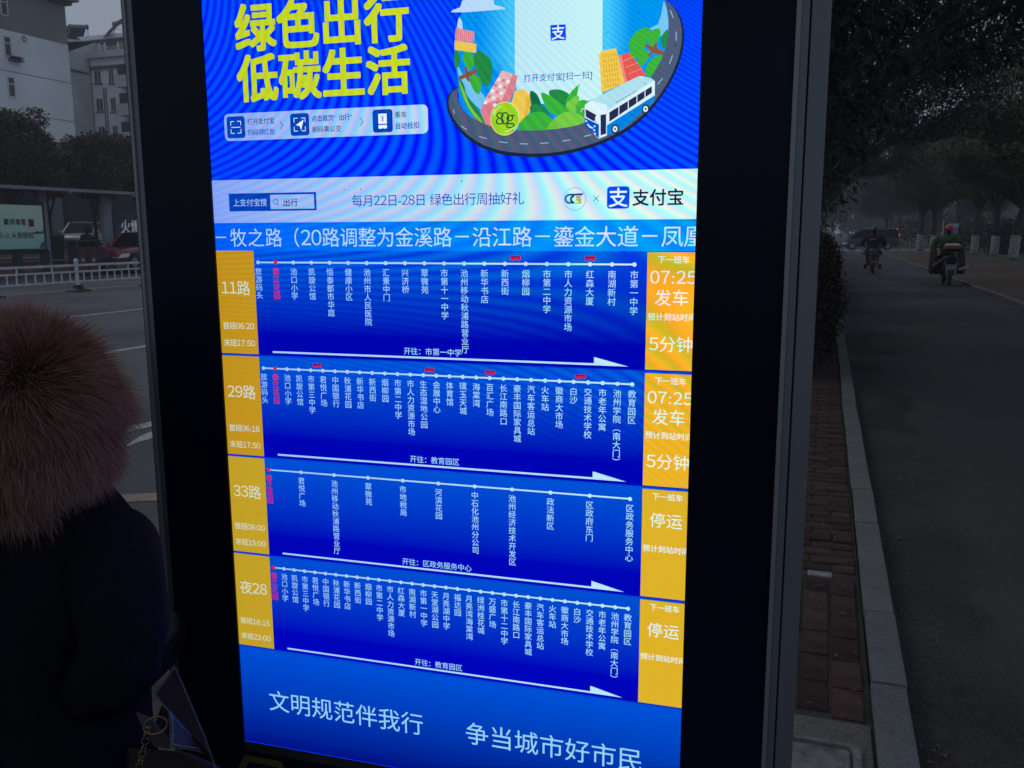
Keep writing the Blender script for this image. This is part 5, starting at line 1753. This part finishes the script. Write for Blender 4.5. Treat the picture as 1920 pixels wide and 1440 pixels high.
def scooter(loc, rz, paint, label, wide=0.0):
    s = empty('electric_scooter', loc, rz, label, 'scooter')
    for y, nm in ((-.55, 'wheel'), (.66, 'wheel')):
        w = MB()
        w.torus((0, y, .23), .185, .048, Matrix.Rotation(math.pi / 2, 3, 'Y'), 24, 8)
        o = w.build(nm, TYRE, s, smooth=True)
        h = MB()
        h.cyl((-.03, y, .23), (.03, y, .23), .15, .15, 14)
        h.build('rim', RIMM, o)
    b = MB()
    b.loft([[(-.10, -.72, .52), (.10, -.72, .52), (.11, -.72, .66), (-.11, -.72, .66)], [(-.15, -.5, .44), (.15, -.5, .44), (.15, -.5, .72), (-.15, -.5, .72)], [(-.15, -.1, .30), (.15, -.1, .30), (.14, -.1, .72), (-.14, -.1, .72)], [(-.14, .05, .26), (.14, .05, .26), (.13, .05, .40), (-.13, .05, .40)],
            [(-.14, .36, .26), (.14, .36, .26), (.13, .36, .36), (-.13, .36, .36)]])
    b.build('body', paint, s, bevel=.02)
    b = MB()
    b.loft([[(-.17, .38, .28), (.17, .38, .28), (.15, .46, .28), (-.15, .46, .28)], [(-.19, .40, .62), (.19, .40, .62), (.15, .50, .62), (-.15, .50, .62)], [(-.12, .36, .95), (.12, .36, .95), (.09, .44, .97), (-.09, .44, .97)]])
    b.build('leg_shield', paint, s, bevel=.02)
    b = MB()
    b.loft([[(-.13, -.68, .70), (.13, -.68, .70), (.13, -.68, .77), (-.13, -.68, .77)], [(-.16, -.35, .70), (.16, -.35, .70), (.15, -.35, .80), (-.15, -.35, .80)], [(-.13, .02, .69), (.13, .02, .69), (.12, .02, .77), (-.12, .02, .77)]])
    b.build('seat', BLKP, s, bevel=.02)
    b = MB()
    b.tube([(-.34, .40, 1.03), (-.12, .46, 1.01), (.12, .46, 1.01), (.34, .40, 1.03)], [.016] * 4, 7).cyl((0, .46, 1.0), (0, .62, .3), .03)
    b.build('handlebar', BLKP, s)
    for q in (-1, 1):
        b = MB()
        b.tube([(q * .26, .42, 1.03), (q * .33, .40, 1.2)], [.008, .008], 5)
        b.ball((q * .36, .40, 1.23), (.06, .015, .04), None, 12, 6)
        b.build('mirror', CHROME if q < 0 else BLKP, s)
    b = MB()
    b.loft([[(-.07, -.88, .30), (.07, -.88, .30), (.07, -.86, .30), (-.07, -.86, .30)], [(-.09, -.76, .52), (.09, -.76, .52), (.09, -.70, .52), (-.09, -.70, .52)]])
    b.build('rear_fender', BLKP, s)
    MB().box((-.10, -.775, .60), (.10, -.72, .66)).build('tail_light', REDL, s)
    for q in (-1, 1):
        MB().cyl((q * .15, -.70, .60), (q * .15, -.76, .60), .03).build('indicator', mat('amber lens', (.4, .16, .02), .4), s)
    return s
# first rider, black jacket
pr1 = G(1637, 513, LZ)
sc1 = scooter((pr1[0], pr1[1] + .8, LZ), 0.0, mat('grey scooter paint', (.10, .11, .12), .4), 'grey electric scooter of the rider in black, nearer the crossing')
MB().box((-.11, -.80, .34), (.11, -.785, .50)).build('number_plate', mat('dull white plate', (.42, .44, .46), .6), sc1)
MB().box((-.15, -.79, .70), (.15, -.55, .90)).build('rear_pad', mat('grey seat pad', (.12, .13, .14), .7), sc1, bevel=.02)
MB().tube([(-.17, -.78, .92), (-.12, -.82, .95), (.12, -.82, .95), (.17, -.78, .92)], [.014] * 4, 6).build('grab_rail', CHROME, sc1)
for q in (-1, 1):
    MB().box((q * .27 - .06, -.2, .18), (q * .27 + .06, .2, .34)).build('footrest', BLKP, sc1)
rd1 = rider((pr1[0], pr1[1] + .85, LZ), 0.0, BLKC, 'person in a black jacket with a white tick on the back, riding the far scooter', scale=1.07, width=1.35)
h = MB()
h.ball((0, .10, 1.58), (.115, .135, .125), None, 18, 12, -.45)
h.build('helmet', mat('matt black helmet', (.012, .012, .014), .4), rd1, smooth=True)
h = MB()
rg_ = []
for z, rx, ry in ((1.05, .21, .17), (.90, .24, .21), (.76, .31, .26), (.70, .34, .27)):
    rg_.append([(rx * math.cos(a) * (1.1 if math.cos(a) < 0 else 1), ry * math.sin(a) - .02, z + .03 * math.sin(3 * a)) for a in [2 * math.pi * i / 18 for i in range(18)]])
h.loft(rg_, cap=False)
h.build('jacket_skirt', BLKC, rd1, smooth=True)
tick = MB()
tp = [(-.16, 1.27), (-.145, 1.215), (-.10, 1.205), (.17, 1.315), (-.09, 1.245), (-.13, 1.25)]
tick.add([(x, -.125 - .0 + abs(x) * .18, z) for x, z in tp], [(0, 1, 2, 3, 4, 5)])
tick.build('white_tick', mat('white print', (.6, .6, .62), .6), rd1)
MB().box((.16, -.14, .98), (.24, -.11, 1.01)).build('pale_patch', mat('pale print', (.4, .4, .42), .6), rd1)
# second rider, green jacket
pr2 = G(1780, 537, LZ)
sc2 = scooter((pr2[0], pr2[1] + .8, LZ), 0.0, mat('dark brown scooter paint', (.05, .035, .035), .4), 'dark electric scooter with a red-brown top box, ridden by the person in green')
SC2 = 1.12
sc2.scale = (SC2,) * 3
for ch_ in sc2.children:
    if ch_.name.startswith('tail_light'): ch_.data.materials[0] = MARC
tb_ = MB()
tb_.loft([[(-.17, -.86, .92), (.17, -.86, .92), (.16, -.56, .92), (-.16, -.56, .92)], [(-.22, -.92, 1.0), (.22, -.92, 1.0), (.2, -.54, 1.0), (-.2, -.54, 1.0)]])
o_ = tb_.build('top_box', mat('black box base', (.012, .014, .02), .5), sc2, bevel=.01)
tb_ = MB()
tb_.loft([[(-.215, -.92, 1.001), (.215, -.92, 1.001), (.2, -.54, 1.001), (-.2, -.54, 1.001)], [(-.19, -.90, 1.09), (.19, -.90, 1.09), (.18, -.56, 1.09), (-.18, -.56, 1.09)]])
tb_.build('reflector', mat('red brown reflector', (.33, .075, .04), .4), sc2, bevel=.01)
tb_ = MB()
tb_.loft([[(-.19, -.90, 1.091), (.19, -.90, 1.091), (.18, -.56, 1.091), (-.18, -.56, 1.091)], [(-.14, -.86, 1.13), (.14, -.86, 1.13), (.13, -.58, 1.13), (-.13, -.58, 1.13)]])
tb_.build('box_lid', mat('white lid', (.62, .63, .66), .4), sc2, bevel=.01)
MB().box((-.13, -.80, .30), (.13, -.78, .58)).build('number_plate', mat('grey white plate', (.30, .32, .36), .6), sc2)
MB().tube([(-.42, -.62, .52), (-.2, -.66, .72), (0, -.7, .8)], [.05, .035, .03], 7).build('side_bar', mat('dull pale metal', (.09, .07, .07), .6), sc2)
MB().tube([(.05, -.7, .84), (.17, -.72, .70), (.18, -.74, .5)], [.02, .02, .02], 6).build('side_bar', mat('dull steel tube', (.12, .12, .12), .6), sc2)
MB().hexa([(.22, -.5, .42), (.46, -.45, .48), (.46, -.40, .48), (.22, -.45, .42), (.22, -.5, .47), (.46, -.45, .56), (.46, -.40, .56), (.22, -.45, .47)]).build('reflective_strip', mat('reflective strip', (.45, .5, .52), .5), sc2)
rd2 = rider((pr2[0], pr2[1] + .95, LZ), 0.0, GRNC, 'person in a green padded jacket and pinkish red helmet riding the nearer scooter', scale=1.08, width=1.28, lean=-.02)
h = MB()
h.ball((0, .08, 1.57), (.135, .15, .135), None, 20, 14, -.35)
h.build('helmet', mat('pinkish red helmet', (.55, .045, .075), .25, coat=.5, var=.15, scale=9), rd2, smooth=True)
st_ = MB()
st_.tube([(-.24, -.16, 1.02), (-.08, -.205, 1.16), (.10, -.20, 1.30), (.19, -.08, 1.41)], [.016] * 4, 6)
st_.build('shoulder_strap', BLKC, rd2)
for s in (-1, 1):                                    # wind apron hanging at both sides
    ap = MB()
    ra = []
    for z, x0, x1, y0, y1 in ((1.10, .30, .34, .2, .5), (1.0, .29, .39, .1, .55), (.82, .27, .42, 0, .58), (.6, .25, .43, -.1, .58), (.40, .24, .44, -.12, .55), (.30, .25, .42, -.08, .5)):
        ra.append([(s * x0, y0, z), (s * (x0 + x1) / 2, y0 - .05, z), (s * x1, y0 + .04, z), (s * (x1 + .01), (y0 + y1) / 2, z), (s * x1 * .95, y1, z), (s * x0, y1, z)])
    ap.loft(ra)
    ap.build('wind_apron', MARC, sc2)

# --- cyclist behind the litter bin
pc = AX(162, 470, -30.2)
ms_ = scooter((float(pc[0]), float(pc[1]), .04), math.radians(-8), mat('black scooter paint', (.02, .02, .022), .4), 'dark scooter ridden past the far pavement behind the twin litter bin')
cy_ = rider((float(pc[0]), float(pc[1]) - .05, .04), math.radians(-8), BLKC, 'person in a dark coat and hood riding the scooter behind the twin litter bin', lean=.05, scale=1.12, width=1.1)
h = MB()
h.ball((0, .16, 1.58), (.12, .14, .14), None, 14, 10, -.8)
h.build('hood', BLKC, cy_, smooth=True)

# --- the person in the foreground, seen from behind
FX = 44.0
hd_c = V(PT(38, 790, 1.17))
person = empty('person', (hd_c.x, hd_c.y, 0), 0, 'person seen from behind in a dark navy coat with a huge pinkish brown fur hood', 'person')
PO = Vector((hd_c.x, hd_c.y, 0))
COAT = mat('dark navy coat wool', (.0055, .0055, .011), .8, var=.3, scale=14, bump=.4, bscale=300, spec=.12)
FURC = mat('fur lining', (.16, .075, .06), .95)
Rr, Ff = Vector(Rv), Vector((Fv[0], Fv[1], 0)).normalized()
Rr = Vector((Rr.x, Rr.y, 0)).normalized()
def L(x, y, t):
    return V(PT(x, y, t)) - PO
hz = hd_c.z
def q(r, f, z):            # right, forward, height
    v = Rr * r + Ff * f
    return (v.x, v.y, z)
elR = L(232, 1195, 1.115)
shR = L(190, 1035, 1.165)
J = {'pelvis': (q(-.03, .0, .74), (.13, .11)), 'waist': (q(-.03, 0, .90), (.11, .095)), 'chest': (q(-.03, 0, 1.05), (.12, .095)), 'neck': (q(0, .01, hz - .13), .05), 'head': (q(0, .03, hz - .01), (.078, .09)), 'crown': (q(0, .03, hz + .07), .065),
     'rsh': (tuple(shR), .045), 'rel': (tuple(elR), .036), 'rwr': (q(.09, .20, .93), .032), 'rpa': (q(.055, .24, .93), .03),
     'lsh': (q(-.17, 0, 1.13), .06), 'lel': (q(-.24, .02, .90), .05), 'lwr': (q(-.16, .2, .92), .032), 'lpa': (q(-.12, .25, .93), .03),
     'rhi': (q(.09, 0, .68), .10), 'rkn': (q(.10, .02, .38), .065), 'ran': (q(.10, -.01, .07), .042), 'rto': (q(.11, .14, .035), .035),
     'lhi': (q(-.09, 0, .68), .10), 'lkn': (q(-.10, .02, .38), .065), 'lan': (q(-.10, -.01, .07), .042), 'lto': (q(-.11, .14, .035), .035)}
B = [('pelvis', 'waist'), ('waist', 'chest'), ('chest', 'neck'), ('neck', 'head'), ('head', 'crown'), ('chest', 'rsh'), ('rsh', 'rel'), ('rel', 'rwr'), ('rwr', 'rpa'), ('chest', 'lsh'), ('lsh', 'lel'), ('lel', 'lwr'), ('lwr', 'lpa'),
     ('pelvis', 'rhi'), ('rhi', 'rkn'), ('rkn', 'ran'), ('ran', 'rto'), ('pelvis', 'lhi'), ('lhi', 'lkn'), ('lkn', 'lan'), ('lan', 'lto')]
skin_figure('body', J, B, NAVC, person, root='pelvis')
# face (turned to the screen, away from us): nose, ears, eyes, mouth ridge
fc = MB()
fc.ball(q(0, .125, hz), (.012, .012, .02), None, 8, 6)
for s in (-1, 1):
    fc.ball(q(s * .085, .03, hz), (.012, .018, .03), None, 8, 6)
    fc.ball(q(s * .033, .108, hz + .03), .011, None, 8, 6)
fc.ball(q(0, .115, hz - .045), (.022, .008, .006), None, 8, 6)
fc.build('face', SKIN_, person, smooth=True)
# five bent fingers on each hand
for s, base in ((1, Vector(q(.055, .24, .93))), (-1, Vector(q(-.12, .25, .93)))):
    hb = MB()
    for i in range(4):
        ln = (.062, .072, .068, .052)[i]
        o0 = base + Rr * (s * (-.027 + i * .018)) + Ff * .012
        hb.tube([o0, o0 + Ff * ln * .5 + Vector((0, 0, -.006)), o0 + Ff * ln * .85 + Vector((0, 0, -.026)), o0 + Ff * ln * .8 + Vector((0, 0, -.048))], [.010, .0095, .0085, .0065], 8)
    o0 = base - Rr * (s * .03)
    hb.tube([o0 - Ff * .01, o0 - Rr * (s * .018) + Ff * .02 + Vector((0, 0, -.012)), o0 - Rr * (s * .012) + Ff * .048 + Vector((0, 0, -.026))], [.012, .0105, .008], 8)
    hb.build('fingers', SKIN_, person, smooth=True)
# coat: body shell
ct = MB()
rg_ = []
for z, rx, ry, cx, cf in ((.48, .21, .18, -.06, 0), (.60, .20, .175, -.06, 0), (.75, .19, .165, -.055, 0), (.88, .185, .155, -.05, 0), (.98, .182, .15, -.045, 0), (1.06, .182, .145, -.04, 0), (1.12, .178, .135, -.035, 0), (1.16, .155, .12, -.02, 0), (1.20, .115, .09, 0, .0), (1.23, .08, .07, 0, .01)):
    ring_ = []
    for i in range(28):
        a = 2 * math.pi * i / 28
        fold = 1 + .02 * math.sin(5 * a + z * 9) + .012 * math.sin(9 * a - z * 21)
        ring_.append(q(cx + rx * fold * math.cos(a), cf + ry * fold * math.sin(a), z))
    rg_.append(ring_)
ct.loft(rg_)
co = ct.build('coat', COAT, person, smooth=True)
# right sleeve follows the outline beside the kiosk
sl = {'a': (tuple(L(150, 1000, 1.18)), .085), 'b': (tuple(L(214, 1045, 1.16)), .068), 'c': (tuple(L(226, 1125, 1.13)), .062), 'd': (tuple(L(234, 1195, 1.11)), .057), 'e': (tuple(L(218, 1262, 1.10)), .056), 'f': (tuple(L(170, 1300, 1.16)), .052), 'g': (tuple(Vector(q(.10, .20, .93))), .044)}
skin_figure('sleeve', sl, [('a', 'b'), ('b', 'c'), ('c', 'd'), ('d', 'e'), ('e', 'f'), ('f', 'g')], COAT, person, sub=3)
sl = {'a': (q(-.13, 0, 1.13), .09), 'b': (q(-.20, 0, 1.02), .075), 'c': (q(-.24, .02, .90), .065), 'd': (q(-.20, .12, .90), .056), 'e': (q(-.16, .19, .92), .048)}
skin_figure('sleeve', sl, [('a', 'b'), ('b', 'c'), ('c', 'd'), ('d', 'e')], COAT, person, sub=2)
def crease(o, amp):
    for vtx in o.data.vertices:
        c_ = vtx.co
        nrm_ = vtx.normal
        d_ = math.sin(c_.z * 95 + 3.0 * math.sin(c_.x * 31 + c_.y * 17)) * .5 + math.sin(c_.z * 41 - c_.x * 60 + 1.3) * .5
        vtx.co = c_ + nrm_ * (amp * d_)
    o.data.update()
for o_ in person.children:
    if o_.name.startswith('sleeve'): crease(o_, .0035)
crease(co, .004)
# hood and its long fur
RC = .100
hcx = V(PT(38, 775, 1.17)) - PO
hood = MB()
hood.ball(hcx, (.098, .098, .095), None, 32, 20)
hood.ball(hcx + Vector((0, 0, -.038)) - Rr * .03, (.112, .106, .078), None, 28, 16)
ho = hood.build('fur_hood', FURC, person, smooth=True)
def make_fur(n, seed):
    rg = np.random.default_rng(seed)
    d = rg.normal(size=(n, 3))
    d /= np.linalg.norm(d, axis=1)[:, None]
    low = rg.random(n) < .42
    c0 = np.array(hcx)
    c1 = np.array(hcx + Vector((0, 0, -.038)) - Rr * .03)
    cen = np.where(low[:, None], c1, c0)
    rad = np.where(low[:, None], np.array([.109, .103, .075]), np.array([.095, .095, .092]))
    p0 = cen + d * rad
    Rn, Un = np.array(Rr), np.array([0, 0, 1.0])
    # combed flow: outwards, drooping, swirling round the ball, locks held by smooth noise
    sw = np.cross(d, np.array([0, 0, 1.0])) * .38
    ph = p0 * 34
    lock = np.stack([np.sin(ph[:, 1] * 1.3 + 2 * np.sin(ph[:, 2])), np.sin(ph[:, 2] * 1.1 + 2 * np.sin(ph[:, 0])), np.sin(ph[:, 0] * 1.2 + 2 * np.sin(ph[:, 1]))], 1) * .26
    droop = np.zeros((n, 3)); droop[:, 2] = -.34 - .25 * low
    comb = -Un * .75 + Rn * .38
    comb = comb - d * (d @ comb)[:, None]
    top_ = np.clip(d[:, 2:3] * 1.05, 0, 1) ** 3
    g = d * .62 + lock + sw * .4 + comb * (1 - top_) * .95 + rg.normal(size=(n, 3)) * .2
    g /= np.linalg.norm(g, axis=1)[:, None]
    ln = (.058 * rg.uniform(.45, 1.2, n) * (1 + .22 * np.sin(p0[:, 0] * 60 + 3 * np.sin(p0[:, 2] * 45))))[:, None]
    side = np.cross(g, rg.normal(size=(n, 3)))
    side /= np.linalg.norm(side, axis=1)[:, None]
    bend = rg.normal(size=(n, 3)) * .12
    bend[:, 2] -= .28
    wd = .0005
    p1 = p0 + g * ln * .5 + bend * ln * .12
    p2 = p0 + g * ln + bend * ln * .45
    vs = np.stack([p0 - side * wd, p0 + side * wd, p1 + side * wd * .75, p1 - side * wd * .75, p2], 1).reshape(-1, 3)
    me = bpy.data.meshes.new('fur')
    me.vertices.add(n * 5)
    me.vertices.foreach_set('co', vs.astype(np.float32).ravel())
    base = np.arange(n) * 5
    loops = np.stack([base, base + 1, base + 2, base + 3, base + 3, base + 2, base + 4], 1).ravel()
    me.loops.add(n * 7)
    me.loops.foreach_set('vertex_index', loops.astype(np.int32))
    me.polygons.add(n * 2)
    ls = np.stack([np.arange(n) * 7, np.arange(n) * 7 + 4], 1).ravel()
    me.polygons.foreach_set('loop_start', ls.astype(np.int32))
    me.polygons.foreach_set('loop_total', np.tile([4, 3], n).astype(np.int32))
    at = me.attributes.new('along', 'FLOAT', 'POINT')
    at.data.foreach_set('value', np.tile([0, 0, .5, .5, 1.0], n).astype(np.float32))
    me.update(calc_edges=True)
    return me
fm = bpy.data.materials.new('long fur')
fm.use_nodes = True
_n = fm.node_tree
_b = _n.nodes['Principled BSDF']
_b.inputs['Roughness'].default_value = .75
_b.inputs['Specular IOR Level'].default_value = .2
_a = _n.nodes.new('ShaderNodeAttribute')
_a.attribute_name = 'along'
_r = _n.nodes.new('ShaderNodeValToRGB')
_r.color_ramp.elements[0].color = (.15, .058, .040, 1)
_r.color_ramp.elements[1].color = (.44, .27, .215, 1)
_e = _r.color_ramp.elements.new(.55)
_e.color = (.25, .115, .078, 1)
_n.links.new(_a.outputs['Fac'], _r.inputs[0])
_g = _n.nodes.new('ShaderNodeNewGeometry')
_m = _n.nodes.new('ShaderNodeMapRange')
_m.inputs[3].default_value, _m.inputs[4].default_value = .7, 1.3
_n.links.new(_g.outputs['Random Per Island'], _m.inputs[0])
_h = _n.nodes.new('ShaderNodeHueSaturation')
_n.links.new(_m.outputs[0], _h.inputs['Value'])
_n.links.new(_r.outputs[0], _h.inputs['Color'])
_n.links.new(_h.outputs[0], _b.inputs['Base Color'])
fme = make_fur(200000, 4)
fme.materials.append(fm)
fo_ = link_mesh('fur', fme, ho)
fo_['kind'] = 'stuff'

# --- handbag on the arm
BP = V(PT(330, 1400, 1.12))
bag = empty('handbag', (BP.x, BP.y, 0), 0, 'dark brown leather handbag with white stitching and a brass ring held against the kiosk', 'handbag')
BO = Vector((BP.x, BP.y, 0))
LEA = mat('dark brown leather', (.018, .009, .010), .5, var=.15, scale=20, bump=.15, bscale=500, spec=.16)
LEB = mat('blue-sheen leather underside', (.055, .048, .075), .45, var=.1, scale=20, bump=.15, bscale=500, spec=.45)  # the screen's blue shine is put into this leather colour
LED_ = mat('black brown leather', (.014, .009, .009), .6, spec=.3)
STC = mat('white thread', (.5, .5, .52), .6)
BRS = mat('brass', (.30, .22, .11), .38, 1.0)
def T(x, y, t): return V(PT(x, y, t))
def sheet(pts, thick, name, m, z_off=0):
    """a leather sheet through measured corners, thick as leather, rounded corners already in the outline"""
    mb = MB(BO)
    dirv = (T(330, 1400, 1.3) - T(330, 1400, 1.1)).normalized()
    mb.prism([T(*p) for p in pts], dirv * thick)
    return mb.build(name, m, bag)
fl_pts = [(327, 1250, 1.16), (308, 1275, 1.145), (296, 1290, 1.135), (291, 1300, 1.13), (294, 1309, 1.13), (303, 1318, 1.13), (313, 1327, 1.13), (318, 1334, 1.13), (350, 1370, 1.135), (392, 1412, 1.14), (403, 1438, 1.15), (385, 1385, 1.155), (356, 1318, 1.16)]
sheet(fl_pts, .0025, 'flap', LEA)
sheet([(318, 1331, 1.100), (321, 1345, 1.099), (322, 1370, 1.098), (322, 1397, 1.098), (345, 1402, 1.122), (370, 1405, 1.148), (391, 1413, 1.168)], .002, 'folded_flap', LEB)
sheet([(303, 1322, 1.150), (316, 1334, 1.148), (318, 1360, 1.146), (318, 1404, 1.144), (300, 1402, 1.146), (286, 1370, 1.150)], .003, 'inner_panel', LED_)
def stitches(path, name='stitching'):
    mb = MB(BO)
    P = [T(*p) for p in path]
    for a, b in zip(P[:-1], P[1:]):
        n = max(1, int((b - a).length / .0034))
        for i in range(n):
            mb.cyl(a.lerp(b, (i + .15) / n), a.lerp(b, (i + .68) / n), .00042, .00042, 5)
    mb.build(name, STC, bag)['kind'] = 'stuff'
stitches([(326, 1253, 1.156), (309, 1277, 1.142), (298, 1290, 1.132), (294.5, 1300, 1.127)])
stitches([(321, 1334, 1.099), (323.5, 1346, 1.098), (324.5, 1370, 1.0975), (324.5, 1395, 1.0975), (345, 1399.5, 1.119), (369, 1402.5, 1.144), (386, 1409, 1.161)])
edge = MB(BO)
edge.tube([T(327, 1250, 1.157), T(345, 1289, 1.157), T(357, 1318, 1.157), T(372, 1354, 1.153), T(386, 1386, 1.151), T(403, 1438, 1.147), T(412, 1480, 1.145)], [.0009] * 7, 6)
edge.tube([T(291, 1301, 1.128), T(303, 1319, 1.127), T(317, 1334, 1.123), T(320, 1370, 1.098), T(320, 1399, 1.098), T(370, 1408, 1.148), T(392, 1415, 1.168)], [.0011] * 7, 6)
edge.build('edge_piping', mat('worn leather edge', (.11, .095, .095), .5), bag)
bb_ = MB(BO)
fr0 = [T(236, 1400, 1.15), T(300, 1406, 1.135), T(340, 1410, 1.14), T(400, 1436, 1.15), T(418, 1600, 1.13), T(230, 1600, 1.13)]
dv = Ff * .03 - Vector((0, 0, .02))
bb_.prism(fr0, dv)
bb_.build('bag_body', LED_, bag, bevel=.006)
tabm = MB(BO)
tabm.prism([T(255, 1338, 1.105), T(283, 1350, 1.105), T(300, 1372, 1.11), T(318, 1392, 1.118), T(315, 1404, 1.118), T(290, 1401, 1.112), T(272, 1375, 1.105)], Ff * .004)
tabm.build('strap_tab', mat('grey brown leather', (.06, .045, .045), .5), bag)
rq = (T(291, 1360, 1.095) - Vector(CAM)).to_track_quat('Z', 'Y').to_matrix() @ Matrix.Rotation(math.radians(42), 3, 'X')
rb = MB(BO)
rb.torus(T(291, 1360, 1.095), .0135, .0012, rq, 40, 8)
rb.build('ring', BRS, bag, smooth=True)
prevp = (276, 1366)
pathc = [(277, 1366), (274, 1378), (272, 1390), (270, 1402), (267, 1414), (264, 1426), (261, 1438), (258, 1450)]
for i, p in enumerate(pathc):
    lk = MB(BO)
    a = T(p[0], p[1], 1.095)
    rq2 = Matrix.Rotation(yaw, 3, 'Z') @ Matrix.Rotation(math.radians(90), 3, 'X') @ Matrix.Rotation(math.radians(80 if i % 2 else 12), 3, 'Y')
    lk.torus(a, .0042, .0009, rq2, 16, 6)
    lk.build('chain_link', BRS, bag, smooth=True)
hk = MB(BO)
hk.tube([T(272, 1364, 1.092), T(279, 1362, 1.090), T(284, 1372, 1.092), T(276, 1380, 1.094)], [.0022, .0028, .0024, .0016], 8)
hk.build('clasp', BRS, bag, smooth=True)

bpy.data.objects.remove(_fo)
# ---------------------------------------------------------------- haze in the air
hz_ = MB()
hz_.box((-170, -30, -1.2), (170, 290, 36))
ho_ = hz_.build('haze', None)
ho_.data.materials.clear()
hm = bpy.data.materials.new('pale haze')
hm.use_nodes = True
hm.node_tree.nodes.clear()
_pv = hm.node_tree.nodes.new('ShaderNodeVolumePrincipled')
_pv.inputs['Color'].default_value = (.80, .84, .92, 1)
_pv.inputs['Density'].default_value = 0.0016
_mo = hm.node_tree.nodes.new('ShaderNodeOutputMaterial')
hm.node_tree.links.new(_pv.outputs[0], _mo.inputs['Volume'])
ho_.data.materials.append(hm)
ho_['kind'] = 'stuff'
ho_['label'] = 'thin grey morning haze over the street'
